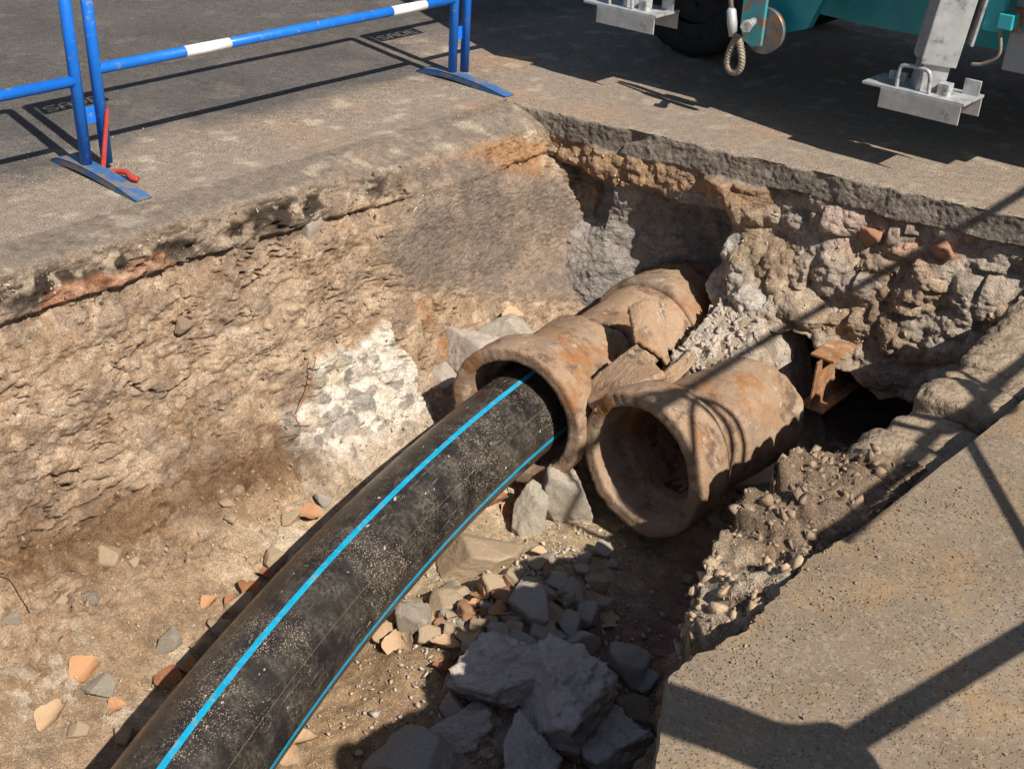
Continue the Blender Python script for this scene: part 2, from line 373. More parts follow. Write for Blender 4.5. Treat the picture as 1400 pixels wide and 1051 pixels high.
# west: the carriageway beside the trench
xs = np.concatenate([np.linspace(-60, -8, 27), np.linspace(-7.9, -3.9, 180)]); ys = np.concatenate([np.linspace(-50, -.6, 26), np.linspace(-.5, 8.5, 330), np.linspace(8.8, 70, 26)])
X, Y, Z = road_sheet(xs, ys, 'road')
road = mesh_np('road', np.stack([X, Y, Z], -1), gridF(len(xs), len(ys)), M_ROAD, col=pave_col(X, Y)); tag(road, kind='structure')
# north: the pavement behind the trench where the truck stands
xs = np.concatenate([np.linspace(-3.9, -1.0, 240), np.linspace(-.95, 40, 60)]); ks = np.concatenate([np.linspace(0, 3.5, 140), np.linspace(3.7, 65, 40)])
X = np.repeat(xs[:, None], len(ks), 1); E = edge_back(xs)[:, None]; Y = E + ks[None, :]
Z = np.where(ks[None, :] < .006, -.006, 0.0) + 0*X
pavement = mesh_np('pavement', np.stack([X, Y, Z], -1), gridF(len(xs), len(ks)), M_ROAD, col=mix(pave_col(X, Y), C_DUST*.9, .55*sst(1.2, 0.0, Y-E)+.0*X)); tag(pavement, kind='structure')

# ---- trench: left wall and floor in one sweep along y
prof = np.array([(-3.90, 0.0), (-3.72, -.003), (-3.665, -.010), (-3.645, -.045), (-3.605, -.15), (-3.575, -.45), (-3.52, -.80), (-3.43, -1.00), (-3.25, -1.14), (-2.95, -1.25), (-2.6, FLOOR), (-1.6, FLOOR-.01), (-.6, FLOOR)])
seg = np.r_[0, np.cumsum(np.hypot(*np.diff(prof, axis=0).T))]
s_toe = seg[8]
ss = np.concatenate([np.arange(0, seg[3], .0056), np.arange(seg[3], s_toe, .0056), np.arange(s_toe, seg[-1], .0070)])
px_ = np.interp(ss, seg, prof[:, 0]); pz_ = np.interp(ss, seg, prof[:, 1])
ker = np.hanning(13); ker /= ker.sum()
def smooth1(a): return np.convolve(np.pad(a, 6, mode='edge'), ker, 'valid')
sx_, sz_ = smooth1(px_), smooth1(pz_); sx_[0] = -3.9; sz_[0] = 0
tx, tz = np.gradient(sx_), np.gradient(sz_); ln = np.hypot(tx, tz); nx_, nz_ = -tz/ln, tx/ln
ysw = np.concatenate([np.linspace(-3.0, .6, 90), np.arange(.62, 4.72, .0066), np.linspace(4.74, 5.8, 50)])
SY, SS = np.meshgrid(ysw, ss, indexing='ij'); PX = np.broadcast_to(sx_, SY.shape); PZ = np.broadcast_to(sz_, SY.shape)
NX = np.broadcast_to(nx_, SY.shape); NZ = np.broadcast_to(nz_, SY.shape)
wl = sst(seg[2]-.03, seg[3]+.01, SS)*sst(s_toe+.25, s_toe-.15, SS)        # wall weight
fl = sst(s_toe-.2, s_toe+.2, SS)                                        # floor weight
D = -PZ                                                                 # depth below pavement
wy = SY + .10*fbm(SY, SS, 0, 3, 3, 31); ws = SS + .07*fbm(SY, SS, 0, 4, 3, 32)
def wpoly(pts): return [tuple(atx(a, b, -3.56)[1:]) for a, b in pts]
wob = .05*fbm(SY, SS, 0, 7, 5, 33)
m_mort = sst(-.07, .05, poly_sd(SY, PZ, wpoly([(525, 345), (560, 290), (590, 225), (640, 205), (700, 235), (760, 240), (790, 300), (780, 390), (650, 395), (560, 385)]))+wob)*wl
m_wht = sst(-.012, .012, poly_sd(SY, PZ, wpoly([(420, 488), (478, 466), (524, 440), (540, 490), (535, 545), (560, 590), (500, 632), (440, 652), (395, 668), (352, 640), (366, 560), (405, 540)]))+wob)*wl
m_orn = sst(-.06, .06, poly_sd(SY, PZ, wpoly([(300, 615), (400, 590), (580, 560), (590, 480), (560, 400), (600, 410), (640, 540), (420, 690), (290, 660)]))+wob*1.5)
m_brk = sst(-.012, .012, poly_sd(SY, PZ, wpoly([(50, 438), (110, 395), (190, 372), (245, 352), (258, 375), (190, 392), (120, 420), (60, 445)]))+wob*.7)*wl
m_tan = sst(-.02, .03, poly_sd(SY, PZ, wpoly([(600, 215), (720, 170), (760, 190), (740, 245), (640, 255), (620, 240)]))+wob)*wl
rough = np.clip(1-m_mort*.90, 0, 1)
band = sst(.012, .03, D)*sst(.17, .12, D)*sst(3.45, 3.0, SY)
l1 = fbm(SY, SS, 0, 1.6, 3, 41)
c1, r1, e1 = clods(wy*4.2, ws*7.0, 51); c2, r2, e2 = clods(SY*12+3+.4*wy, SS*15, 61, 1.4, .7); c3, r3, e3 = clods(SY*27, SS*36, 71, 1.3, .9); c4, r4, e4 = clods(SY*62, SS*74, 77, 1.3, .9)
mk = sst(-.25, .35, fbm(SY, SS, 0, 2.5, 3, 43)); mk2 = sst(-.1, .4, fbm(SY, SS, 0, 5, 3, 44))
# crevices running with the layers
cr = np.abs(fbm(SY*.55, SS*1.5, 0, 5.5, 4, 45)); crev = sst(.06, .0, cr)*sst(.12, .42, fbm(SY, SS, 0, 3.1, 3, 46))
cr2 = np.abs(fbm(SY*.6+9, SS*1.5, 0, 13, 3, 47)); crev2 = sst(.085, .0, cr2)*sst(.05, .35, fbm(SY, SS, 0, 4.3, 3, 48))
disp = wl*(.06*l1 + rough*(.034*(c1-.35) + .026*(.25+.75*mk)*(c2-.35) + .025*(.15+.85*mk2)*(c3-.35) + .014*(c4-.3)*(.35+.65*mk) - .050*crev - .024*crev2 + .030*band*(c2-.2) + .012*band*(c3-.2) - .035*sst(.0, .03, D-.145)*sst(.30, .16, D)) + .010*fbm(SY, SS, 0, 14, 4, 49)*(.05+.95*rough) + .004*fbm(SY, SS, 0, 48, 3, 50)
           + .012*m_mort + .004*m_mort*(c4-.3) + .035*m_wht + .035*m_wht*(c2-.3) + .02*m_wht*(c1-.3) + .012*m_brk)
# floor relief
FXY = np.broadcast_to(sx_, SY.shape)
f1, fr1, fe1 = clods(FXY*15, SY*15, 81); f2, fr2, fe2 = clods(FXY*34, SY*34, 83)
fm = sst(-.2, .4, fbm(FXY, SY, 0, 2.4, 3, 84))
mound = .12*np.exp(-(((FXY+1.75)/.42)**2+((SY-2.15)/.55)**2)) + .13*np.exp(-(((FXY+2.25)/.27)**2+((SY-2.7)/.55)**2))
dispf = fl*(.045*fbm(FXY, SY, 0, 1.4, 4, 85) + .016*fbm(FXY, SY, 0, 6, 4, 86) + fm*(.014*(f1-.3)) + .006*(f2-.3)*(.25+.75*fm) + .003*fbm(FXY, SY, 0, 45, 3, 87) + mound)
lipx = (.035*fbm(SY, 0*SY, 0, 1.7, 4, 88) + .018*fbm(SY, 0*SY, 0, 8, 3, 89))*sst(seg[0]+.1, seg[3], SS)*sst(s_toe, seg[5], SS)
fillet = .13*np.clip((SY-3.80)/.62, 0, 1.2)**2.2*sst(.04, .35, D)*sst(s_toe+.3, s_toe-.1, SS)
TX = PX + NX*(disp + dispf) + lipx + fillet; TZ = PZ + NZ*(disp + dispf)
dip = sst(2.6, 3.5, SY)*sst(.06, .24, SS)*sst(.62, .25, SS)
TZ = TZ - .05*dip*(1+.5*fbm(SY, SS, 0, 3, 3, 90))
TZ = TZ - .03*sst(4.26, 4.34, SY)*sst(.9, .2, SS)*(SS < .9)
# colour
c = np.broadcast_to(C_SOIL, SY.shape+(3,)).copy()
c = mix(c, C_SOIL2, sst(-.2, .35, fbm(SY, SS, 0, 2.0, 4, 101))); c = mix(c, (.27, .19, .12), .7*sst(.1, .5, fbm(SY, SS*1.6, 0, 3.6, 4, 102)))
c = mix(c, (.47, .38, .29), .7*sst(.12, .4, fbm(SY, SS*1.4, 0, 5.5, 4, 103))); c = c*(.86+.28*r2)[..., None]*(.92+.16*r3)[..., None]
c = mix(c, (.50, .42, .33), .55*sst(.62, .9, r3)*wl); c = mix(c, (.20, .165, .14), .5*sst(.84, .9, r2)*wl)
# thin pale streaks
for pl, w in (([(0, 580), (60, 568), (92, 548)], .03), ([(150, 520), (235, 478), (300, 462), (350, 452)], .022), ([(265, 400), (268, 455)], .012), ([(294, 393), (292, 455)], .013), ([(140, 440), (145, 500)], .016)):
    q = np.array(wpoly(pl)); dd = np.full(SY.shape, 9.0)
    for a, b in zip(q[:-1], q[1:]):
        e = b-a; t = np.clip(((SY-a[0])*e[0]+(PZ-a[1])*e[1])/(e@e), 0, 1); dd = np.minimum(dd, np.hypot(SY-a[0]-t*e[0], PZ-a[1]-t*e[1]))
    c = mix(c, (.60, .53, .44), .85*sst(w, w*.25, dd+.35*wob)*wl*sst(-.3, .3, fbm(SY, SS, 0, 20, 3, 104)))
bl = sst(.22, .10, D+.07*fbm(SY, SS, 0, 3, 4, 105)+.05*sst(2.7, 3.1, SY))*wl*sst(.012, .03, D)
c = mix(c, C_GREY, .55*bl); c = mix(c, C_DARK, bl*.92*sst(-.22, .08, fbm(SY, SS*1.4, 0, 4.5, 4, 106))*sst(3.6, 3.1, SY))
c = mix(c, (.55, .49, .40), .6*bl*sst(.12, .3, fbm(SY, SS, 0, 9, 3, 107)))
c = mix(c, C_BRICK*.92, m_brk*(.25+.5*r2)); c = mix(c, (.50, .33, .24), m_brk*.7*sst(0, .3, fbm(SY, SS, 0, 12, 3, 108)))
c = mix(c, C_ORNG, .62*m_orn*sst(-.25, .25, fbm(SY, SS, 0, 6, 4, 109))); c = mix(c, (.30, .15, .06), .6*m_orn*sst(.1, .35, fbm(SY, SS, 0, 9, 3, 110)))
c = mix(c, C_ORNG*1.02, .75*m_tan)
c = mix(c, (.225, .198, .178), m_mort*.96); c = mix(c, (.33, .275, .225), .7*m_mort*sst(.0, .35, fbm(SY, SS, 0, 2.8, 4, 111)))
agg = sst(.86, .92, r2)*sst(.03, .10, e2); agg2 = sst(.78, .84, r3)
c = mix(c, C_WHITE*np.array((.96, .92, .86)), m_wht*.96); c = mix(c, (.24, .21, .19), m_wht*np.maximum(.7*agg, .75*sst(.90, .93, r3))); c = mix(c, (.50, .40, .29), m_wht*.75*sst(.16, .40, fbm(SY, SS, 0, 7, 4, 112)))
c = mix(c, (.12, .085, .06), .5*crev*wl*rough)
low_brown = sst(-.10, .12, poly_sd(SY, PZ, wpoly([(-60, 750), (60, 690), (180, 655), (270, 605), (380, 570), (400, 620), (290, 665), (150, 720), (-20, 790)]))+2.2*wob)  # darker brown band low along the wall
c = mix(c, (.155, .098, .055), .88*low_brown)
# floor colours
cf = np.broadcast_to(C_SAND, SY.shape+(3,)).copy()
cf = mix(cf, (.36, .265, .17), sst(-.1, .4, fbm(FXY, SY, 0, 2.0, 4, 121))); cf = mix(cf, (.52, .43, .32), .8*sst(.05, .4, fbm(FXY, SY, 0, 3.3, 4, 122)))
cf = mix(cf, (.25, .165, .10), sst(-.1, .25, .9*fbm(FXY, SY, 0, 1.5, 3, 123)+(1.75-SY)*.6-.05)*sst(-2.3, -2.9, FXY)*.8)
cf = mix(cf, (.30, .20, .115), .85*sst(-2.75, -2.45, FXY+.12*fbm(FXY, SY, 0, 3, 3, 124))*sst(2.6, 2.2, SY))
cf = mix(cf, C_RED, sst(-2.25, -1.85, FXY+.2*fbm(FXY, SY, 0, 2.5, 3, 125)))
cf = mix(cf, (.36, .235, .175), .6*sst(-2.1, -1.8, FXY)*sst(.05, .4, fbm(FXY, SY, 0, 6, 4, 126)))
cf = mix(cf, (.40, .30, .18), .85*sst(-2.65, -2.35, FXY)*sst(-1.9, -2.2, FXY)*sst(2.3, 2.7, SY))
cf = cf*(.88+.24*fr1)[..., None]; cf = mix(cf, (.56, .48, .38), .5*sst(.72, .85, fr2)*fm)
c = mix(c, cf, fl)
cp = pave_col(TX, SY); c = mix(cp, c, sst(.004, .05, D + .02*fbm(SY, SS, 0, 9, 3, 127) + .06*dip*0)*sst(seg[1], seg[3], SS))
c = c*(1-(1-np.array((.98, .885, .805)))*(wl*(1-m_wht))[..., None])
trench = mesh_np('trench', np.stack([TX, SY, TZ], -1), gridF(len(ysw), len(ss), flip=True), M_EARTH, col=np.clip(c, .01, .9)); tag(trench, kind='structure')
def ground_z(x, y):
    """height of the trench floor under a point"""
    i = int(np.clip(np.searchsorted(ysw, y), 0, len(ysw)-1)); row = TX[i]; k0 = int(np.searchsorted(ss, s_toe-.1)); 
    return float(np.interp(x, row[k0:], TZ[i][k0:]))
def land(px, py):
    z = FLOOR
    for _ in range(5):
        p = at(px, py, z); z = ground_z(p[0], p[1])
    return np.array([p[0], p[1], z])

# ---- back wall
bx = np.concatenate([np.arange(-4.0, -1.0, .0058), np.linspace(-.99, -.5, 20)]); bs = np.arange(0, 1.62, .0058)
BX, BS = np.meshgrid(bx, bs, indexing='ij')
EY = edge_base(bx)[:, None] + (edge_back(bx)-edge_base(bx))[:, None]*sst(.02, .0, BS)
wx = BX + .07*fbm(BX, BS, 3, 4, 3, 131); wz = BS + .06*fbm(BX, BS, 5, 4, 3, 132)
lay = .130 + .025*fbm(BX, 0*BX, 0, 4, 3, 133)                            # thickness of the paved layer
below = sst(lay-.004, lay+.012, BS)
b1, q1, g1 = clods(wx*5.5, wz*6.0, 141, 1.6, .6); b2, q2, g2 = clods(BX*14, BS*15, 151, 2.2, .5); b3, q3, g3 = clods(BX*33, BS*36, 161, 2.0, .6); b4, q4, g4 = clods(BX*70, BS*74, 166, 1.5, .8)
def bpoly(pts, Yp=4.45): return [(lambda p: (p[0], -p[2]))(aty(a, b, Yp)) for a, b in pts]
wob = .03*fbm(BX, BS, 0, 8, 4, 134)
def region(pts, a=-.02, b=.02): return sst(a, b, poly_sd(BX, BS, bpoly(pts))+wob)
g_org = region([(560, 190), (760, 150), (1000, 240), (1130, 300), (1060, 290), (930, 265), (800, 250), (700, 240)], -.03, .05)
g_mor = region([(700, 230), (860, 255), (990, 270), (1010, 330), (980, 400), (960, 470), (760, 430), (700, 390)])
g_wht = region([(960, 300), (1010, 340), (1060, 400), (1095, 470), (1080, 505), (980, 490), (960, 430)], -.03, .04)
g_pnk = region([(1090, 270), (1200, 285), (1330, 320), (1330, 400), (1240, 370), (1130, 345)], -.03, .04)
rk = np.clip(1-.75*g_mor*sst(.25, .0, BX+3.2), 0, 1)*below
chunk = sst(-2.85, -2.65, BX)
relief = below*((.030+.055*chunk)*(b1-.3) + ((.022+.026*chunk)*(b2-.3) + .014*(b3-.3))*(1-.72*g_mor)*(.35+.65*rk) + .006*(b4-.3) + .005*fbm(BX, BS, 0, 25, 4, 135) + .05*fbm(BX, BS, 0, 2.2, 3, 136))
gou = 1.6*(clods(BX*13+BS*9, BS*5+BX*2, 139, 1.4, .5)[0]-.3) + .6*fbm(BX, BS, 0, 9, 4, 137)
relief += (1-below)*sst(0, .015, BS)*(.014*gou + .004*fbm(BX, BS, 0, 45, 3, 138) + .006*sst(.1, .0, BS)*0)
# hollows: round the left pipe, under the paving, round the right pipe
def soft(px, a, b, w): return sst(a-w, a+w, px)*sst(b+w, b-w, px)
wx2 = BX + .09*fbm(BX, BS, 0, 4, 5, 171); ws2 = BS + .09*fbm(BX, BS, 2, 4, 5, 172)
hol1 = .32*sst(-3.35, -2.80, wx2)*sst(-2.66, -2.73, wx2)*sst(.24, .40, ws2+.10*fbm(BX, BS, 0, 2.6, 3, 173))
hol2 = .13*sst(-3.66, -3.50, wx2)*sst(-3.28, -3.34, wx2)*soft(ws2, .27, .54, .06)
hol3 = .95*np.clip(soft(wx2, -2.36, -1.60, .05)*sst(.86, .94, ws2+.12*sst(-2.0, -2.2, BX)-.06*sst(-1.9, -1.8, BX)), 0, 1)
hol4 = .10*soft(wx2, -2.62, -2.50, .04)*soft(ws2, .85, 1.1, .04)
BY = EY + .018*below + .05*below*sst(.5, .1, BS)*sst(-2.8, -2.2, BX) - .07*sst(.3, 1.2, BS) - .10*soft(wx2, -2.60, -2.08, .10)*sst(.33, .72, BS)*sst(.92, .84, BS) - relief + hol1 + hol2 + hol3 + hol4
BY[:, 0] = EY[:, 0]
BZ = -BS - .006*(BS < .001)
cb = np.broadcast_to(np.array((.33, .245, .17)), BX.shape+(3,)).copy()
cb = mix(cb, (.40, .31, .225), sst(-.1, .3, fbm(BX, BS, 0, 3, 4, 181))); cb = mix(cb, (.25, .175, .12), .7*sst(.05, .4, fbm(BX, BS, 0, 4, 4, 182)))
cb = cb*(.82+.36*q2)[..., None]
cb = mix(cb, (.33, .205, .12), .9*g_org); cb = mix(cb, (.42, .28, .18), .6*g_org*sst(0, .3, fbm(BX, BS, 0, 12, 3, 183)))
cb = mix(cb, (.29, .262, .24), .95*g_mor); cb = mix(cb, (.37, .315, .265), .6*g_mor*sst(.05, .4, fbm(BX, BS, 0, 4, 4, 184)))
cb = mix(cb, (.56, .51, .45), .9*g_wht*sst(-.3, .2, fbm(BX, BS, 0, 7, 3, 185)))
cb = mix(cb, (.47, .27, .20), .85*g_pnk*sst(.45, .62, q2)); cb = mix(cb, (.46, .35, .28), .6*g_pnk*sst(.35, .2, q2))
cb = mix(cb, (.45, .40, .35), .5*chunk*sst(.6, .8, q1)*below)
pl = 1-below
cb = mix(cb, np.array((.27, .225, .185)), pl); cb = mix(cb, (.17, .145, .125), .7*pl*sst(.05, .35, fbm(BX, BS, 0, 5, 4, 186))); cb = mix(cb, (.34, .28, .22), .8*sst(.018, .004, BS))
cb = cb*(.94+.12*q3)[..., None]
back = mesh_np('trench_end_wall', np.stack([BX, BY, BZ], -1), gridF(len(bx), len(bs), flip=False), M_EARTH, col=np.clip(cb, .01, .9)); tag(back, kind='structure')

# ---- right wall with its broken ledge, swept along y
oy = np.array([-3.0, .9, 1.45, 1.80, 1.87, 1.94, 2.07, 2.25, 2.45, 2.79, 3.05, 3.3, 4.0, 4.8]); ox = np.array([-.35, -.62, -.90, -.94, -1.04, -1.09, -1.13, -1.16, -1.19, -1.18, -1.16, -1.17, -1.21, -1.26])
ry = np.concatenate([np.linspace(-3, 1.2, 70), np.arange(1.22, 4.85, .0075)])
out = np.interp(ry, oy, ox)
kk = np.concatenate([np.linspace(0, 1, 46), 1+np.linspace(0, 1, 150)[1:]])      # 0..1 across the ledge, 1..2 down the wall
RY, RK = np.meshgrid(ry, kk, indexing='ij'); OX = np.repeat(out[:, None], len(kk), 1)
xin = -.80
a_ = np.clip(RK, 0, 1); dwn = np.clip(RK-1, 0, 1)
RX = xin + (OX-xin)*a_ + .10*dwn - .05*sst(0, .3, dwn)*0
RZ = -.135 - .045*a_**2 - (1.20)*dwn
rwx = RX + .03*fbm(RY, RK, 0, 6, 3, 191); 
k1, t1, h1 = clods(RY*9, (RX*9 - RZ*9), 201, 2.0, .45); k2, t2, h2 = clods(RY*22, (RX*22-RZ*22), 211, 2.4, .4); k3, t3, h3 = clods(RY*52, RX*52-RZ*52, 221, 2.0, .5)
lump = sst(1.75, 1.95, RY)*sst(3.0, 2.6, RY)
bulk = (.045*(k1-.15) + .026*(k2-.3) + .014*(k3-.3) + .006*fbm(RY, RX-RZ, 0, 38, 3, 223))*(.4+.8*lump)
bulk = bulk + .03*lump*sst(.15, .4, a_) - .07*sst(2.7, 2.95, RY)*(1-dwn)
hd = sst(0, .35, dwn)
RZ2 = RZ + bulk*(1-hd); RX2 = RX - bulk*(.3*a_+.7*hd) + .02*fbm(RY, RZ, 0, 8, 3, 222)*a_
crr = np.broadcast_to(np.array((.30, .22, .155)), RY.shape+(3,)).copy()
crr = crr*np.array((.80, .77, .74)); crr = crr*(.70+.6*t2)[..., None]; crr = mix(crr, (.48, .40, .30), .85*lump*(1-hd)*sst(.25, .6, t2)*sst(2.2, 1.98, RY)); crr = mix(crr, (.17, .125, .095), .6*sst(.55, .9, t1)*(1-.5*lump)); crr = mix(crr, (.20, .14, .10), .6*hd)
rw = mesh_np('trench_side_wall', np.stack([RX2, RY, RZ2], -1), gridF(len(ry), len(kk), flip=False), M_EARTH, col=np.clip(crr, .01, .9)); tag(rw, kind='structure')

# ---- concrete slab on the right
def jag(pts, step=.012, amp=.012, seed=5, rough_from=0, rough_to=99):
    outp = []
    for i in range(len(pts)-1):
        a, b = np.array(pts[i]), np.array(pts[i+1]); n = max(2, int(np.linalg.norm(b-a)/step)); d = (b-a)/np.linalg.norm(b-a); nn = np.array([-d[1], d[0]])
        for k in range(n):
            t = k/n; p = a+(b-a)*t; w = amp if rough_from <= i < rough_to else amp*.15
            outp.append(p + nn*w*(float(fbm(p[0]*1.0, p[1]*1.0, 0, 9, 3, seed)) + .6*float(fbm(p[0], p[1], 0, 40, 2, seed+3)))*min(1, 8*t*(1-t)+.2))
    outp.append(np.array(pts[-1])); return outp
cpt = at(910, 925); 
edge = jag([(-.30, -2.8), (-.62, 1.02), (cpt[0], cpt[1]), tuple(at(975, 880)[:2]), tuple(at(1020, 856)[:2]), tuple(at(1062, 800)[:2]), tuple(at(1120, 752)[:2]), tuple(at(1192, 706)[:2]), (-.865, 2.8), (-.842, 3.4), (-.80, 4.62)], amp=.016, rough_from=2, rough_to=7)
poly = [tuple(p) for p in edge] + [(6.0, 4.62+.15*3), (8, -2.8)]
poly[-2] = (8.0, float(edge_back(np.array([8.0]))[0])); poly[-3] = (-.80, float(edge_back(np.array([-.80]))[0])-.002)
bm = bmesh.new(); top = [bm.verts.new((p[0], p[1], .0)) for p in poly]; n_ = len(top)
inn = [bm.verts.new((p[0]-.006*0, p[1], -.012)) for p in poly]; bot = [bm.verts.new((p[0]+.012, p[1], -.13)) for p in poly]
for i, (v, p) in enumerate(zip(top, poly)):
    if i < len(edge): v.co.x += .007
bm.faces.new(top)
for A_, B_ in ((top, inn), (inn, bot)):
    for i in range(n_): bm.faces.new((A_[i], A_[(i+1) % n_], B_[(i+1) % n_], B_[i]))
bmesh.ops.triangulate(bm, faces=[f for f in bm.faces if len(f.verts) > 4])
slab = bobj('concrete_slab', bm, M_SLAB); tag(slab, kind='structure')

# ================================================================== PIPES
def frame(c0, d):
    d = np.array(d, float); d /= np.linalg.norm(d); s = np.cross(d, [0, 0, 1]); s /= np.linalg.norm(s); return np.array(c0, float), d, s, np.cross(s, d)
def az_dir(az, el): return np.array([math.sin(R(az))*math.cos(R(el)), math.cos(R(az))*math.cos(R(el)), math.sin(R(el))])
def revolve(name, c0, d, prof_, mat, parent, n=140, amp=.004, seed=1, endfun=None, wob=.006):
    """closed profile of (axial, radius) turned about the pipe axis; endfun(theta) lengthens or shortens the far end"""
    c0, d, s, u = frame(c0, d); th = np.linspace(0, 2*np.pi, n, endpoint=False)
    A_ = np.array([p[0] for p in prof_]); Rr_ = np.array([p[1] for p in prof_]); m = len(prof_)
    amax = A_.max(); AA = np.repeat(A_[:, None], n, 1); RR = np.repeat(Rr_[:, None], n, 1); T = np.repeat(th[None], m, 0)
    if endfun is not None:
        e = endfun(th)[None]; AA = np.where(AA > .5*amax, AA + (e)*(AA-.5*amax)/(.5*amax), AA)
    cx, sy = np.cos(T), np.sin(T)
    lipw = sst(.06, .0, AA)*(.004*fbm(cx*1.6, sy*1.6, 0*AA, 1.4, 3, seed+31) + .003*fbm(cx*9, sy*9, AA*20, 1.4, 3, seed+32)); AA = AA - 1.3*lipw
    dn = lipw*.8 + amp*fbm(cx*3+AA*8, sy*3, AA*8, 1.6, 5, seed) + wob*fbm(cx*1.0, sy*1.0, AA*.6, 1.2, 2, seed+9) + .6*amp*fbm(cx*9, sy*9, AA*30, 1.3, 3, seed+4)
    rr = RR + dn; V = c0 + d*AA[..., None] + rr[..., None]*(cx[..., None]*s + sy[..., None]*u)
    o = mesh_np(name, V, gridF(m, n, closed_v=True), mat, parent)
    bmx = bmesh.new(); bmx.from_mesh(o.data)
    i0 = [v for v in bmx.verts][:n]; bmx.verts.ensure_lookup_table()
    for k in range(n): bmx.faces.new((bmx.verts[k], bmx.verts[(m-1)*n+k], bmx.verts[(m-1)*n+(k+1) % n], bmx.verts[(k+1) % n])).smooth = True
    bmesh.ops.recalc_face_normals(bmx, faces=bmx.faces[:]); bmx.to_mesh(o.data); bmx.free(); return o
def dens(pr, step=.012):
    o = []
    for a, b in zip(pr[:-1], pr[1:]):
        n = max(1, int(math.hypot(b[0]-a[0], b[1]-a[1])/step))
        for k in range(n): o.append((a[0]+(b[0]-a[0])*k/n, a[1]+(b[1]-a[1])*k/n))
    return o+[pr[-1]]
def socket_profile(L, ro=.315, ri=.262, rb=.250, rbi=.203, dep=.17):
    return dens([(.008, ri), (.0, ri+.006), (-.002, ro-.010), (.006, ro-.002), (.03, ro), (dep*.95, ro-.006), (dep+.035, ro-.022), (dep+.065, rb+.012), (dep+.10, rb), (L, rb-.004), (L+.004, rb-.012), (L, rbi), (dep+.05, rbi), (dep+.005, ri-.035), (dep-.01, ri-.006), (.012, ri)][:-1])
# left pipe, broken off behind its socket
A1 = np.array([-2.783, 3.17, -.895]); D1 = az_dir(-10, -1)
p1 = thing('clay_pipe', 'brown broken clay pipe whose socket the black pipe enters', 'pipe', tuple(A1+[0, 0, -.32]), group='old clay pipes')
def brk(th): return .05*np.sin(th*3+1.0) + .05*np.sin(th*2) + .035*fbm(np.cos(th)*2, np.sin(th)*2, 0, 1.5, 4, 7)
def child_inv(o, par): o.parent = par; o.matrix_parent_inverse = Matrix.Translation(-Vector(par.location))
o = revolve('socket_and_barrel', A1, D1, socket_profile(.60, .322, .256), M_CLAY, None, endfun=brk, seed=3, amp=.0035, wob=.004); child_inv(o, p1)
A2 = np.array([-2.186, 3.254, -.896]); D2 = az_dir(5, -2)
p2 = thing('clay_pipe', 'brown clay pipe with open dark socket mouth beside the black pipe', 'pipe', tuple(A2+[0, 0, -.31]), group='old clay pipes')
o = revolve('socket_and_barrel', A2, D2, socket_profile(.74, .312, .246), M_CLAY, None, seed=14, amp=.0035, wob=.003, endfun=lambda th: .03*np.sin(th*2+.5)+.02*fbm(np.cos(th)*2, np.sin(th)*2, 0, 1.6, 4, 8)); child_inv(o, p2)
# blockage deep in the right pipe: soil washed into its bottom
cs, ds, s_, u_ = frame(A2, D2); tt = np.linspace(-.9, .9, 26); aa = np.linspace(.22, .72, 40); Tm, Am = np.meshgrid(tt, aa, indexing='ij')
Vv = cs + ds*Am[..., None] + s_*(np.sin(Tm)*.198)[..., None] + u_*(-.198*np.cos(tt[-1]) - .05 + .06*sst(.2, 1.0, Am) + .02*fbm(Tm*4, Am*6, 0, 1.2, 4, 33) - .03*np.cos(Tm))[..., None]
silt = mesh_np('silt', Vv, gridF(26, 40), M_EARTH, None, col=np.full((26*40, 3), (.17, .10, .07))); tag(silt, 'dark brown silt lying inside the open clay pipe', 'silt', kind='stuff')

def shard(name, c0, d, r, th0, th1, a0, a1, thick, label, seed, tilt=None, group=None, jag_=.03, mat=None, parent=None, cut=None):
    """a curved piece of pipe wall: th in degrees round the axis, a along it"""
    c0, d, s, u = frame(c0, d); nu, nv = 44, 34
    U_, V_ = np.meshgrid(np.linspace(0, 1, nu), np.linspace(0, 1, nv), indexing='ij')
    ea = lambda q, k: jag_*fbm(q*3, k, 0, 1.4, 4, seed)
    lo, hi = a0 + ea(U_, 1.3), a1 + ea(U_, 5.7); t0 = R(th0)+ea(V_, 9.1)/r; t1 = R(th1)+ea(V_, 13.7)/r
    if cut is not None: hi = hi + cut[0]*(1-U_) + cut[1]*U_; 
    T = t0+(t1-t0)*U_; A_ = lo+(hi-lo)*V_
    dn = .006*fbm(T*3, A_*6, 0, 1.5, 4, seed+2)
    def lay_(rr): return c0 + d*A_[..., None] + (rr+dn)[..., None]*(np.cos(T)[..., None]*s + np.sin(T)[..., None]*u)
    Vo, Vi = lay_(np.full(T.shape, r)), lay_(np.full(T.shape, r-thick)); V = np.concatenate([Vo.reshape(-1, 3), Vi.reshape(-1, 3)])
    cen = V.mean(0)
    if tilt is not None: V = (V-cen) @ np.array(Euler(tuple(R(a) for a in tilt)).to_matrix()).T + cen
    F = gridF(nu, nv); off = nu*nv; ids = np.arange(off).reshape(nu, nv); rim = np.concatenate([ids[:, 0], ids[-1, 1:], ids[-2::-1, -1], ids[0, -2:0:-1]])
    Q = np.stack([rim, np.roll(rim, -1), np.roll(rim, -1)+off, rim+off], -1)
    o = mesh_np(name, V-cen, np.concatenate([F, F[:, ::-1]+off, Q]), mat or M_CLAY2, None); o.location = tuple(cen)
    bmx = bmesh.new(); bmx.from_mesh(o.data); bmesh.ops.recalc_face_normals(bmx, faces=bmx.faces[:]); bmx.to_mesh(o.data); bmx.free()
    if parent is None: tag(o, label, 'pipe shard', group or 'broken pipe shards')
    return o
A3 = np.array([-2.83, 3.80, -.955]); D3 = az_dir(-9, 0)
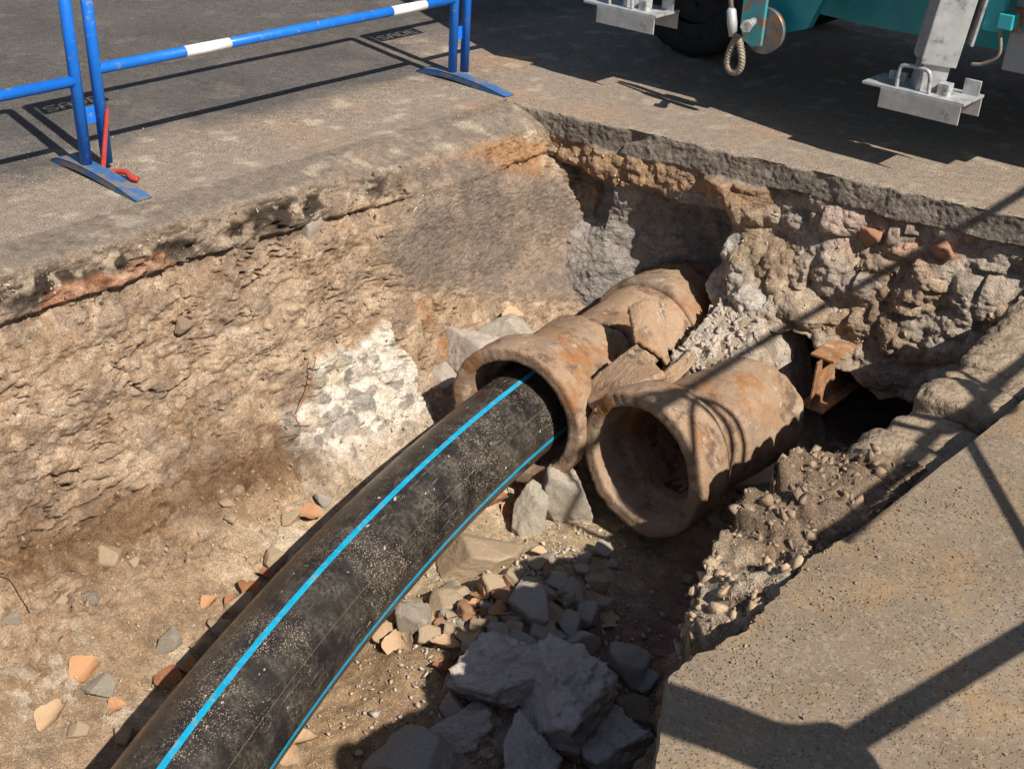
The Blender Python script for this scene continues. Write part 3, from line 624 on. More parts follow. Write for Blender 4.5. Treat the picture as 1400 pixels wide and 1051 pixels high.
# the pipe further back: socket running into the end wall, its front broken away
p3 = thing('clay_pipe', 'cracked clay pipe running into the hollow of the grey wall', 'pipe', tuple(A3+D3*.5+[0, 0, -.3]), group='old clay pipes')
def brk3(th): return 0*th
pr3 = dens([(.0, .262), (.0, .285), (.16, .292), (.19, .318), (.30, .322), (.32, .30), (.9, .29), (.9, .235), (.02, .232)])
o = shard('barrel', A3, D3, .268, 22, 188, .02, .52, .038, None, 41, parent=p3, jag_=.05); o.location = tuple(np.array(o.location)); child_inv(o, p3)
o = revolve('collar', A3+D3*.46, D3, dens([(.0, .235), (.0, .288), (.015, .292), (.11, .292), (.13, .27), (.5, .265), (.5, .225), (.02, .225)]), M_CLAY, None, seed=23, amp=.006); child_inv(o, p3)
def plate(name, corners, thick, label, seed, bulge=.02, mat=None, jag_=.012, cat='pipe shard', group='broken pipe shards', parent=None):
    """a slightly curved broken plate through four corners"""
    P = [np.array(p, float) for p in corners]; n = 26
    U_, V_ = np.meshgrid(np.linspace(0, 1, n), np.linspace(0, 1, n), indexing='ij'); w = lambda f: f[..., None]
    B = w((1-U_)*(1-V_))*P[0] + w(U_*(1-V_))*P[1] + w(U_*V_)*P[2] + w((1-U_)*V_)*P[3]
    nn = np.cross(P[1]-P[0], P[3]-P[0]); nn /= np.linalg.norm(nn)
    if nn[2] < 0: nn = -nn
    e1 = (P[1]-P[0])/np.linalg.norm(P[1]-P[0]); e2 = (P[3]-P[0])/np.linalg.norm(P[3]-P[0])
    rimw = (np.abs(V_-.5)*2)**8; rimu = (np.abs(U_-.5)*2)**8
    B = B + w(jag_*rimw*fbm(U_*4, V_*2, 0, 1.5, 4, seed))*e2 + w(jag_*rimu*fbm(U_*2, V_*4, 4, 1.5, 4, seed+1))*e1
    B = B + w(bulge*(1-(2*U_-1)**2) + .004*fbm(U_*5, V_*5, 0, 1.4, 4, seed+2))*nn
    Bi = B - nn*thick; V = np.concatenate([B.reshape(-1, 3), Bi.reshape(-1, 3)]); cen = V.mean(0)
    F = gridF(n, n); off = n*n; ids = np.arange(off).reshape(n, n); rim = np.concatenate([ids[:, 0], ids[-1, 1:], ids[-2::-1, -1], ids[0, -2:0:-1]])
    Q = np.stack([rim, np.roll(rim, -1), np.roll(rim, -1)+off, rim+off], -1)
    o = mesh_np(name, V-cen, np.concatenate([F, F[:, ::-1]+off, Q]), mat or M_CLAY2, None); o.location = tuple(cen)
    bmx = bmesh.new(); bmx.from_mesh(o.data); bmesh.ops.recalc_face_normals(bmx, faces=bmx.faces[:]); bmx.to_mesh(o.data); bmx.free()
    return tag(o, label, cat, group)
plate('pipe_shard', [aty(790, 538, 3.36), aty(870, 470, 3.60), aty(906, 509, 3.50), aty(812, 560, 3.27)], .034, 'flat tan clay shard wedged between the two socketed pipes', 5, .012)
plate('pipe_shard', [aty(860, 418, 3.74), aty(908, 414, 3.86), aty(916, 502, 3.72), aty(868, 466, 3.62)], .034, 'upright grey stained clay shard leaning on the cracked pipe', 15, .03)
plate('pipe_shard', [aty(884, 530, 3.45), aty(946, 480, 3.76), aty(952, 494, 3.80), aty(896, 545, 3.49)], .034, 'narrow clay shard standing on edge behind the open socket', 25, .01)
plate('pipe_shard', [aty(822, 452, 3.86), aty(842, 450, 3.95), aty(848, 500, 3.86), aty(828, 500, 3.78)], .03, 'small grey clay splinter beside the crack of the left pipe', 35, .01)

# ---- black pipe
HP = np.array([(-1.986, .7, -.997), (-2.388, 1.445, -.974), (-2.769, 2.552, -.971), (-2.828, 3.45, -.913)]); HR = .193
def bez(t): t = np.asarray(t)[:, None]; return (1-t)**3*HP[0]+3*(1-t)**2*t*HP[1]+3*(1-t)*t*t*HP[2]+t**3*HP[3]
hdpe = thing('water_main', 'black plastic water main with sky blue stripes bending into the clay pipe', 'pipe', (0, 0, 0))
tl = np.linspace(-.32, 1.08, 150); cc = bez(tl); dd = np.gradient(cc, axis=0); dd /= np.linalg.norm(dd, axis=1)[:, None]
sd = np.cross(dd, [0, 0, 1]); sd /= np.linalg.norm(sd, axis=1)[:, None]; ud = np.cross(sd, dd); arcl = np.r_[0, np.cumsum(np.linalg.norm(np.diff(cc, axis=0), axis=1))]
def pipe_strip(rad, th0, th1, n, closed=False):
    th = np.linspace(th0, th1, n, endpoint=not closed)
    V = cc[:, None] + rad*(np.cos(th)[None, :, None]*sd[:, None] + np.sin(th)[None, :, None]*ud[:, None])
    uv = np.stack(np.broadcast_arrays(th[None]*rad, arcl[:, None], 0*th[None]), -1); return V, uv
V, uv = pipe_strip(HR, 0, 2*math.pi, 96, True); o = mesh_np('pipe_wall', V, gridF(150, 96, closed_v=True, flip=True), M_HDPE, hdpe, vec=uv.reshape(-1, 3))
V, uv = pipe_strip(HR-.02, 0, 2*math.pi, 64, True); o = mesh_np('pipe_bore', V, gridF(150, 64, closed_v=True), M_HDPE, hdpe, vec=uv.reshape(-1, 3))
for a in (R(84), R(-7), R(-100), R(190)):
    V, uv = pipe_strip(HR+.0009, a-R(3.0), a+R(3.0), 8); mesh_np('blue_stripe', V, gridF(150, 8, flip=True), M_STRIPE, hdpe, vec=uv.reshape(-1, 3))
V, uv = pipe_strip(HR+.0005, R(38), R(38.22), 3); mesh_np('print_line', V, gridF(150, 3, flip=True), M_ROPE, hdpe, vec=uv.reshape(-1, 3))

# ================================================================== STONES, LEAVES
rnd = random.Random(4)
def rock_mesh(name, seed, mat, sub=4, planes=16, dims=(1, 1, 1), rnoise=.07):
    bm = bmesh.new(); bmesh.ops.create_icosphere(bm, subdivisions=sub, radius=1.0)
    V = np.array([v.co for v in bm.verts]); rg = np.random.default_rng(seed); N = rg.normal(size=(planes, 3)); N /= np.linalg.norm(N, axis=1)[:, None]
    N = np.concatenate([N, np.eye(3), -np.eye(3)]); dd_ = np.r_[rg.uniform(.48, .86, planes), rg.uniform(.8, .98, 6)]
    q = V @ N.T; r = np.min(np.where(q > .05, dd_/np.maximum(q, .05), 9), axis=1)
    r = r*(1+1.3*rnoise*fbm(V[:, 0]+seed, V[:, 1], V[:, 2], 2.2, 5, seed % 97, .6) + .7*rnoise*fbm(V[:, 0], V[:, 1]+seed, V[:, 2], 9, 3, seed % 89))
    V = V*r[:, None]*np.array(dims)
    for v, p in zip(bm.verts, V): v.co = p
    me = bpy.data.meshes.new(name); bm.to_mesh(me); bm.free(); me.materials.append(mat)
    for p in me.polygons: p.use_smooth = True
    return me
def rock(name, me, loc, size, rot, label, cat, group):
    o = link(bpy.data.objects.new(name, me)); o.location = tuple(loc); o.scale = size if hasattr(size, '__len__') else (size,)*3; o.rotation_euler = rot
    return tag(o, label, cat, group)
def px_m(p): return float((np.array(p)-[0, 0, CAM_H]) @ CF)/FPX
KN = {'g': 'grey', 'v': 'mauve grey', 'b': 'beige', 'w': 'pale cream', 'k': 'brick red', 's': 'earthy brown'}
def lab(k, w, rest): return ('small ' if w < 28 else 'sizeable ' if w > 46 else '') + KN[k] + ' stone ' + rest
def put(px, py, wpx, hpx, me, name, label, cat='stone', group=None, rot=None, lift=.35, tilt=.25, zoff=0.0, base=None):
    hpx = max(hpx, .75*wpx) if wpx < 80 else hpx
    """a stone about wpx by hpx across as seen, resting on the floor"""
    p = land(px, py) if base is None else np.array(base, float); m = px_m(p); w, h = wpx*m*.5, hpx*m*.5
    loc = p + np.array([0, 0, h*lift+zoff])
    rz = rot if rot is not None else R(YAW)
    return rock(name, me, loc, (w, (w+h)*.5, h), (rnd.uniform(-tilt, tilt), rnd.uniform(-tilt, tilt), rz), label, cat, group)
POOL = {k: [rock_mesh('rubble_stone', 100*i+j, m, 4, 9, rnoise=.05) for j in range(5)] for i, (k, m) in enumerate((('g', M_ROCKG), ('v', M_ROCKV), ('b', M_ROCKB), ('w', M_ROCKW), ('k', M_BRICK), ('s', M_SOILR)))}
BIG = lambda s, m, d=(1, 1, 1), pl=8, rn=.06: rock_mesh('boulder', s, m, 5, pl, d, rn)
# the big layered stones at the bottom of the heap
for (x, y, w, h, sd_, rz, lf, zo, lb) in ((678, 945, 138, 84, 901, 62, .5, .03, 'pale mauve layered slab lying uppermost on the rubble'), (765, 985, 160, 128, 905, 98, .35, .02, 'largest mauve layered boulder with slanting split faces in the rubble'),
        (832, 1036, 108, 76, 913, 80, .3, 0, 'mauve boulder against the foot of the largest layered one, slab side'), (632, 1004, 88, 78, 963, 40, .3, 0, 'mauve layered block under the uppermost pale slab'), (722, 1052, 108, 76, 967, 110, .45, .02, 'mauve layered block leaning on the largest boulder, pipe side')):
    me = rock_mesh('layered_boulder', sd_, M_ROCKV, 5, 6, (1, 1, 1), .085)
    # split along its bedding: shallow steps
    for v in me.vertices:
        q = v.co; lay_k = (q.z*.85+q.x*.45)*4.5; f_ = lay_k-math.floor(lay_k); k_ = 1+.05*math.sin(math.floor(lay_k)*2.7)+.03*(f_ > .85); v.co = q*k_
    put(x, y, w, h, me, 'layered_boulder', lb, rot=R(rz), lift=lf, zoff=zo, group='layered boulders')
put(575, 1045, 135, 70, BIG(917, M_ROCKG), 'boulder', 'low grey boulder beside the black pipe at the heap end', rot=R(20), lift=.2)
put(652, 770, 125, 52, rock_mesh('concrete_fragment', 921, M_ROCKB, 5, 5, (1, 1, 1), .03), 'concrete_fragment', 'flat beige concrete fragment under the pipe mouths', rot=R(30), lift=.6, tilt=.06)
put(775, 702, 92, 118, BIG(931, M_ROCKW), 'concrete_lump', 'large pale concrete lump propping the open clay socket', rot=R(20), lift=.25)
put(716, 718, 55, 92, BIG(937, M_ROCKW), 'concrete_lump', 'narrow pale concrete lump beside the propping one, pipe side', rot=R(40), lift=.25)
put(1040, 668, 120, 80, BIG(941, M_ROCKG), 'boulder', 'dark grey boulder in shade beneath the open clay pipe', rot=R(30), lift=.3)
put(640, 478, 78, 80, BIG(947, M_ROCKG), 'boulder', 'grey rounded boulder left of the entered clay socket', rot=R(10), lift=.4, base=at(640, 500, -1.05))
put(700, 462, 96, 76, BIG(953, M_ROCKW), 'concrete_lump', 'white dusty lump behind the entered clay socket with a leaf on it', rot=R(10), lift=.4, base=at(700, 480, -.98))
put(612, 520, 46, 52, BIG(959, M_ROCKG), 'boulder', 'small grey boulder against the lip of the entered socket', rot=R(10), lift=.4, base=at(612, 530, -1.1))
HG = 'stones of the shaded rubble heap'; HL = 'in the shaded rubble heap between pipe mouth and layered boulders'
for (x, y, w, h, k) in ((728, 838, 70, 42, 'g'), (775, 826, 26, 24, 'g'), (738, 868, 48, 34, 'g'), (785, 812, 46, 26, 'g'), (779, 861, 44, 30, 'g'), (787, 888, 62, 44, 'v'), (714, 892, 56, 40, 'g'), (685, 873, 38, 34, 'g'), (800, 768, 22, 18, 'g'),
                         (823, 757, 30, 22, 'g'), (763, 797, 36, 26, 'v'), (815, 800, 34, 16, 'b'), (822, 832, 36, 26, 'g'), (800, 850, 40, 24, 'g'), (760, 850, 40, 30, 'b'), (795, 785, 22, 20, 'g'), (838, 775, 24, 20, 'v'), (755, 878, 34, 30, 'g'), (700, 850, 26, 22, 'g'), (745, 812, 30, 20, 'g')):
    put(x, y, w*1.1, h*1.15, rnd.choice(POOL[k]), 'rubble_stone', lab(k, w, HL), group=HG, rot=rnd.uniform(0, 6), lift=.35)
SG = 'stones at the edge of the shaded heap'; SL = 'lying close round the layered boulders in the shade'
for (x, y, w, h, k) in ((620, 940, 44, 38, 'g'), (618, 973, 40, 56, 'v'), (650, 985, 40, 44, 'g'), (860, 925, 72, 56, 'g'), (866, 978, 60, 44, 's'), (884, 940, 46, 40, 'g'), (845, 895, 44, 26, 's'), (868, 1010, 46, 40, 's'), (640, 1010, 40, 30, 'g'), (664, 930, 36, 30, 'g'), (890, 1000, 40, 40, 's'), (830, 945, 44, 34, 'v')):
    put(x, y, w, h, rnd.choice(POOL[k]), 'rubble_stone', lab(k, w, SL), group=SG, rot=rnd.uniform(0, 6), lift=.3)
LG = 'sunlit stones beside the black pipe'; LLb = 'among sunlit dry leaves beside the striped pipe'
for (x, y, w, h, k) in ((572, 852, 76, 44, 'w'), (604, 832, 56, 34, 'b'), (674, 806, 44, 44, 'b'), (640, 838, 40, 28, 'k'), (617, 808, 26, 16, 'w'), (590, 872, 44, 30, 'b'), (655, 862, 36, 26, 'b'), (690, 822, 34, 26, 'k'), (540, 860, 30, 24, 'w'), (620, 865, 30, 22, 'b'), (630, 815, 32, 22, 'b'), (700, 790, 36, 22, 'b'), (735, 775, 34, 26, 'b'), (720, 802, 26, 22, 'g'), (665, 836, 26, 20, 'w'), (605, 855, 24, 18, 'k'), (750, 770, 30, 24, 'w'), (560, 875, 22, 18, 'b')):
    put(x, y, w, h, rnd.choice(POOL[k]), 'rubble_stone', lab(k, w, LLb), group=LG, rot=rnd.uniform(0, 6), lift=.3)
for n_ in range(34):
    x, y = rnd.uniform(545, 760), rnd.uniform(770, 890)
    if y < 900-.62*(x-520)-20 or y > 905-.45*(x-560): continue
    k = rnd.choice('bbwwk'); w = rnd.uniform(12, 30)
    put(x, y, w, w*.8, rnd.choice(POOL[k]), 'rubble_stone', lab(k, w, LLb), group=LG, rot=rnd.uniform(0, 6), lift=.2)
RG = 'stones under the open clay pipe'; RL = 'in the shade below the open clay pipe barrel'
for (x, y, w, h, k) in ((1016, 690, 34, 30, 'b'), (998, 706, 36, 26, 'k'), (1030, 710, 24, 16, 'g'), (975, 712, 30, 20, 'g'), (1045, 700, 28, 20, 'g'), (1066, 690, 24, 20, 'g'), (1000, 680, 20, 16, 'g'), (940, 795, 20, 12, 'b')):
    put(x, y, w, h, rnd.choice(POOL[k]), 'rubble_stone', lab(k, w, RL), group=RG, rot=rnd.uniform(0, 6), lift=.3)
WG = 'stones on the sandy floor along the left wall'; WL = 'on the sandy floor between left wall and striped pipe'
for (x, y, w, h, k) in ((295, 676, 34, 26, 'b'), (310, 690, 22, 16, 'b'), (152, 762, 44, 40, 'b'), (182, 772, 18, 20, 'b'), (205, 668, 26, 18, 'b'), (232, 885, 40, 40, 'w'), (318, 715, 20, 16, 'b'), (345, 770, 16, 16, 'b'), (125, 820, 20, 16, 'w'), (60, 760, 22, 16, 'b'), (140, 945, 46, 26, 'w'), (20, 850, 26, 16, 'w'), (85, 820, 22, 18, 'b'), (270, 700, 20, 14, 'b'),
                         (330, 832, 46, 26, 'b'), (275, 885, 40, 26, 'b'), (375, 770, 36, 24, 'b'), (300, 862, 36, 26, 'b'), (170, 1005, 36, 22, 'b'), (110, 1000, 34, 22, 'b'), (395, 710, 34, 22, 'b'), (440, 690, 30, 18, 'g')):
    put(x, y, w, h, rnd.choice(POOL[k]), 'rubble_stone', lab(k, w, WL), group=WG, rot=rnd.uniform(0, 6), lift=.25)
# lumps lodged in the walls
for (x, y, w, h, k, X) in ((428, 305, 50, 56, 'g', -3.655), (340, 322, 40, 34, 's', -3.66), (310, 560, 44, 36, 's', -3.555), (250, 445, 34, 26, 's', -3.60), (350, 500, 30, 24, 's', -3.59)):
    p = atx(x, y, X); m = px_m(p); rock('wall_stone', rnd.choice(POOL[k]), p, (w*m*.3, w*m*.5, h*m*.5), (rnd.uniform(-.3, .3), 0, rnd.uniform(-.2, .2)), lab(k, w, 'lodged in the sunlit soil face below the blue barrier'), 'stone', 'stones stuck in the left trench wall')
for (x, y, w, h, k) in ((1195, 322, 44, 34, 'k'), (1130, 318, 40, 40, 'k'), (1290, 342, 34, 26, 'k'), (1020, 410, 50, 44, 'w'), (1150, 400, 52, 44, 'b')):
    p = aty(x, y, 4.615); m = px_m(p); rock('wall_stone', rnd.choice(POOL[k]), p, (w*m*.5, w*m*.4, h*m*.5), (rnd.uniform(-.3, .3), rnd.uniform(-.4, .4), rnd.uniform(-.3, .3)), lab(k, w, 'lodged in the end wall under the pavement edge'), 'stone', 'stones stuck in the end wall')

# gravel: too many and too small to pick apart
def gravel(name, pts, mat, seed, sub=1):
    base = []; rb = np.random.default_rng(seed+1000)
    for j in range(10):
        bmg = bmesh.new()
        for q in rb.normal(size=(8, 3)): q = q/np.linalg.norm(q)*rb.uniform(.8, 1.1); bmg.verts.new(q*np.array([1.15, .8, .6]))
        h_ = bmesh.ops.convex_hull(bmg, input=bmg.verts[:]); bmesh.ops.delete(bmg, geom=[g for g in h_['geom_interior'] if isinstance(g, bmesh.types.BMVert)], context='VERTS')
        bmg.verts.index_update(); v = np.array([q.co for q in bmg.verts]); f = np.array([[w.index for w in p.verts] for p in bmg.faces]); base.append((v, f)); bmg.free()
    Vs, Fs, off = [], [], 0; rg = np.random.default_rng(seed)
    for (p, r) in pts:
        v, f = base[rg.integers(10)]; M_ = np.array(Euler(rg.uniform(0, 6, 3)).to_matrix()); q = (v*rg.uniform(.6, 1.1, 3)*r) @ M_.T + p; Vs.append(q); Fs.append(f+off); off += len(v)
    return tag(mesh_np(name, np.concatenate(Vs), np.concatenate(Fs), mat, smooth=False), kind='stuff')
rg = np.random.default_rng(12)
def floor_pts(n, xr, yr, rr, dens=None):
    o = []
    while len(o) < n:
        x, y = rg.uniform(*xr), rg.uniform(*yr)
        if dens is not None and rg.uniform() > dens(x, y): continue
        r = rr[0]*(rr[1]/rr[0])**(rg.uniform()**2.5); o.append((np.array([x, y, ground_z(x, y)+r*.25]), r))
    return o
heap = lambda x, y: math.exp(-(((x+1.85)/.4)**2+((y-2.3)/.6)**2))
tag(gravel('gravel', floor_pts(1500, (-2.5, -1.3), (1.5, 3.4), (.006, .028), heap), M_ROCKG, 50), 'grey gravel and chips through the shaded rubble heap', 'gravel')
lit = lambda x, y: math.exp(-(((x+2.3)/.22)**2+((y-2.75)/.5)**2))
tag(gravel('pale_chips', floor_pts(700, (-2.7, -1.95), (1.9, 3.5), (.006, .024), lit), M_ROCKW, 55), 'pale stone chips beside the striped pipe', 'gravel')
tag(gravel('sandy_gravel', floor_pts(3800, (-3.38, -2.15), (.9, 3.6), (.0025, .017)), M_ROCKB, 60), 'fine sandy pebbles on the sunlit trench floor', 'gravel')
def wall_pts(n, mask_y, mask_s, rr):
    o = []
    for _ in range(n):
        i = rg.integers(np.searchsorted(ysw, mask_y[0]), np.searchsorted(ysw, mask_y[1])); j = rg.integers(np.searchsorted(ss, mask_s[0]), np.searchsorted(ss, mask_s[1])); r = rr[0]*(rr[1]/rr[0])**(rg.uniform()**3)
        if m_mort[i, j] > .3: continue
        o.append((np.array([TX[i, j], ysw[i], TZ[i, j]]), r))
    return o
tag(gravel('wall_gravel', wall_pts(3200, (1.1, 4.3), (seg[4], s_toe+.15), (.0025, .020)), M_SOILR, 70), 'pebbles bedded in the sunlit soil of the left wall', 'gravel')
def back_pts(n, rr):
    o = []
    for _ in range(n):
        i = rg.integers(60, len(bx)-40); j = rg.integers(22, 200); r = rr[0]*(rr[1]/rr[0])**(rg.uniform()**3)
        if hol3[i, j] > .1 or g_mor[i, j] > .2: continue
        o.append((np.array([BX[i, j], BY[i, j], BZ[i, j]]), r))
    return o
tag(gravel('end_wall_gravel', back_pts(1200, (.004, .022)), M_ROCKB, 80), 'crumbs and pebbles clinging to the end wall', 'gravel')
led, ledw = [], []
for _ in range(2200):
    i = rg.integers(np.searchsorted(ry, 1.84), np.searchsorted(ry, 2.92)); j = rg.integers(2, 70); r = .004*(10.0)**(rg.uniform()**2.6); y_ = RY[i, j]
    (ledw if y_ + rg.normal()*.05 < 2.14 else led).append((np.array([RX2[i, j]-r*.1, y_, RZ2[i, j]+r*rg.uniform(-.5, .25)]), r))
tag(gravel('soil_clods', led, M_SOILR, 90), 'crumbled brown soil clods on the broken ledge', 'rubble')
tag(gravel('concrete_crumbs', ledw, M_ROCKB, 92), 'crumbled pale concrete on the broken slab corner', 'rubble')
lipc, lipd, stn = [], [], []
for _ in range(620):
    i = rg.integers(np.searchsorted(ysw, 1.2), np.searchsorted(ysw, 3.5)); j = rg.integers(np.searchsorted(ss, seg[2]+.01), np.searchsorted(ss, seg[4]+.10)); r = .004*(5.0)**(rg.uniform()**2.4)
    (lipd if rg.uniform() < .55 else lipc).append((np.array([TX[i, j]-r*.2, ysw[i], TZ[i, j]]), r))
tag(gravel('asphalt_crumbs', lipd, M_BITU, 97), 'black asphalt crumbs under the pavement edge', 'rubble'); tag(gravel('bedding_chips', lipc, M_ROCKG, 98), 'grey stone chips under the pavement edge', 'rubble')
for _ in range(420):
    i = rg.integers(np.searchsorted(ysw, 1.1), np.searchsorted(ysw, 4.2)); j = rg.integers(np.searchsorted(ss, seg[4]+.1), np.searchsorted(ss, s_toe+.1)); r = .010*(3.2)**(rg.uniform()**2)
    if m_mort[i, j] < .2 and m_wht[i, j] < .3: stn.append((np.array([TX[i, j]-r*.45, ysw[i], TZ[i, j]]), r))
tag(gravel('bedded_stones', stn, M_SOILR, 99), 'stones bedded in the soil of the left wall', 'rubble')
pv = []
for _ in range(500):
    x, y = rg.uniform(-4.7, -3.75), rg.uniform(1.2, 4.4); r = .002*(4.5)**(rg.uniform()**3); pv.append((np.array([x, y, r*.3]), r))
for _ in range(350):
    x = rg.uniform(-3.7, -1.4); y = 4.36+.15*(x+3.52)+rg.uniform(.02, .6); r = .002*(4.0)**(rg.uniform()**3); pv.append((np.array([x, y, r*.3]), r))
sl_ = []
for _ in range(420):
    t = rg.uniform(); y_ = 1.6+1.05*t; x_ = -.90+abs(rg.normal())*.10+(.05 if y_ > 2.3 else 0); r = .0018*(5.0)**(rg.uniform()**3); sl_.append((np.array([x_, y_, .001+r*.25]), r))
for _ in range(160):
    r = .0015*(4.0)**(rg.uniform()**3); sl_.append((np.array([rg.uniform(-.85, -.2), rg.uniform(1.3, 3.4), .001+r*.25]), r))
tag(gravel('slab_grit', sl_, M_SOILR, 96), 'grit and crumbs spilled on the concrete slab', 'grit')
tag(gravel('pavement_grit', pv, M_ROCKB, 95), 'scattered grit on the dusty pavement round the trench', 'grit')

# leaves
def leaf_mesh(seed, mat):
    rg2 = np.random.default_rng(seed); n = 30; V = [(0, 0, 0)]; cu, cv, tw = rg2.uniform(.35, 1.1), rg2.uniform(-.7, .8), rg2.uniform(-.6, .6)
    for ring_ in (.5, 1.0):
        for k in range(n):
            a = 2*math.pi*k/n; lob = .80+.13*abs(math.cos(2.5*(a)))**1.5 + .02*rg2.uniform(-1, 1) + .12*math.cos(a)
            if abs(a-math.pi) < .25: lob *= .72
            r = lob*ring_; x, y = r*math.cos(a)*1.08, r*math.sin(a)*.95
            V.append((x, y, cu*y*y*.8 + cv*x*x*.5 + tw*x*y - .06*math.cos(5*a)*r*r + .04*rg2.uniform(-1, 1)*ring_))
    F = [(0, 1+k, 1+(k+1) % n) for k in range(n)] + [f for k in range(n) for f in ((1+k, 1+n+k, 1+n+(k+1) % n), (1+k, 1+n+(k+1) % n, 1+(k+1) % n))]
    me = bpy.data.meshes.new('leaf'); me.from_pydata(V, [], F); me.materials.append(mat)
    for p in me.polygons: p.use_smooth = True
    me.validate(); return me
LM = [[leaf_mesh(200+10*i+j, m) for j in range(4)] for i, m in enumerate(LEAVES)]
def leaf(px, py, spx, kind, label, group, base=None, tilt=.5):
    label = label if group is None else ('small ' if spx < 33 else 'large ' if spx > 42 else '') + ('orange ', 'tan ', 'russet ')[kind] + label
    p = land(px, py) if base is None else np.array(base); m = px_m(p); r = spx*m*.5
    o = link(bpy.data.objects.new('dry_leaf', rnd.choice(LM[kind]))); o.location = tuple(p+[0, 0, r*.26]); o.scale = (r, r, r)
    o.rotation_euler = (rnd.uniform(-tilt, tilt), rnd.uniform(-tilt, tilt), rnd.uniform(0, 6.3)); tag(o, label, 'leaf', group)
for x, y, s, k in ((122, 924, 46, 0), (78, 982, 54, 1), (160, 970, 30, 0), (418, 708, 40, 0), (290, 826, 28, 0)):
    leaf(x, y, s, k, 'curled leaf on the sandy floor between wall and striped pipe', 'leaves on the sandy floor', tilt=.35)
for x, y, s, k in ((232, 932, 42, 2), (255, 915, 36, 2), (320, 832, 34, 2), (340, 810, 34, 2), (365, 790, 30, 2)):
    leaf(x, y, s, k, 'leaf lying in the shadow along the striped pipe', 'leaves in the shadow of the striped pipe', tilt=.4)
leaf(705, 440, 34, 1, 'single pink tan leaf on the white lump behind the pipe', None, base=at(705, 436, -.86), tilt=.3)
for x, y, s, k in ((548, 882, 52, 1), (528, 874, 40, 1), (650, 838, 36, 0), (690, 846, 44, 0), (628, 846, 38, 1), (665, 856, 34, 1), (610, 888, 44, 1), (640, 872, 40, 1), (602, 845, 30, 0), (585, 862, 30, 1), (645, 895, 44, 1), (670, 880, 36, 0), (700, 868, 34, 1), (660, 815, 36, 0), (688, 806, 30, 2), (620, 828, 26, 0), (560, 798, 34, 0), (570, 785, 30, 0), (700, 770, 30, 0), (740, 760, 26, 1), (680, 690, 36, 0), (695, 700, 26, 0), (712, 690, 30, 0), (410, 1018, 46, 1), (395, 1034, 36, 1)):
    leaf(x, y, s, k, 'leaf among sunlit stones beside the striped pipe', 'sunlit leaves beside the striped pipe', tilt=.6)
for x, y, s, k in ((832, 852, 36, 1), (808, 828, 34, 1), (640, 912, 50, 2), (610, 920, 48, 2), (655, 905, 40, 2), (572, 996, 40, 2), (600, 1000, 36, 2), (764, 824, 24, 1), (590, 1020, 30, 2), (690, 900, 30, 2)):
    leaf(x, y, s, k, 'leaf caught between stones of the shaded heap', 'leaves in the shaded heap', tilt=.6)

# roots hanging on the left wall
for i, pl in enumerate(([(432, 482), (426, 520), (410, 556), (402, 570), (404, 590), (406, 612)], [(0, 765), (22, 775), (38, 812), (44, 832)], [(402, 566), (412, 585), (418, 594)])):
    pts = [Vector(atx(a, b, -3.44 if i != 1 else -3.25)) for a, b in pl]
    tag(tube('root', arc_pts(pts, 5), .0022, M_RUST, n=6), ['thin dark root hanging over the white concrete patch', 'thin root curling out of the sandy toe of the wall', 'short side root forking over the white concrete patch'][i], 'root')

# ================================================================== SETTS beside the slab
setts = thing('cobble_row', 'row of dusty rounded cobblestones along the slab edge', 'cobblestones', (-1.0, 3.3, -.17))
yy = 2.52; i = 0
while yy < 4.45:
    L_ = rnd.uniform(.15, .27); bm = bmesh.new(); bmesh.ops.create_cube(bm, size=2.0); bmesh.ops.subdivide_edges(bm, edges=bm.edges[:], cuts=15, use_grid_fill=True)
    x0 = np.interp(yy, oy, ox)+.03; x1 = -.855; hx, hy, hz = (x1-x0)/2, L_/2, .085
    p = np.array([v.co for v in bm.verts]); q = p/np.power(np.sum(np.abs(p)**6.5, axis=1), 1/6.5)[:, None]
    nn = 1+.20*fbm(p[:, 0]*.7+i*3.1, p[:, 1]*.7, p[:, 2]*.7, 1.2, 4, 301) + .055*fbm(p[:, 0]*1.5+i*1.7, p[:, 1]*1.5, p[:, 2], 2.6, 4, 307)
    for v, c in zip(bm.verts, np.stack([q[:, 0]*hx*nn*1.02, q[:, 1]*hy*(1+.4*(nn-1))*.99, q[:, 2]*hz*nn], -1)): v.co = c
    o = bobj('cobblestone', bm, M_SETT, None, True); o.location = ((x0+x1)/2, yy+L_/2, -.168+rnd.uniform(-.03, .02)); o.rotation_euler = (rnd.uniform(-.12, .12), rnd.uniform(-.10, .04), rnd.uniform(-.10, .10)); child_inv(o, setts)
    yy += L_-.004; i += 1

# rusty steel beam stub
ib = thing('steel_beam', 'rusty steel beam stub sticking out above the dark hole', 'beam', tuple(aty(1130, 510, 4.36)))
c_ = aty(1130, 486, 4.36); 
for nm, c, s in (('top_flange', (0, .14, 0), (.115, .36, .012)), ('web', (0, .15, -.125), (.010, .46, .236)), ('bottom_flange', (0, .16, -.25), (.12, .44, .012))):
    o = box(nm, tuple(np.array(c_)+np.array(c)), s, M_RUST, None, bev=.002); child_inv(o, ib)

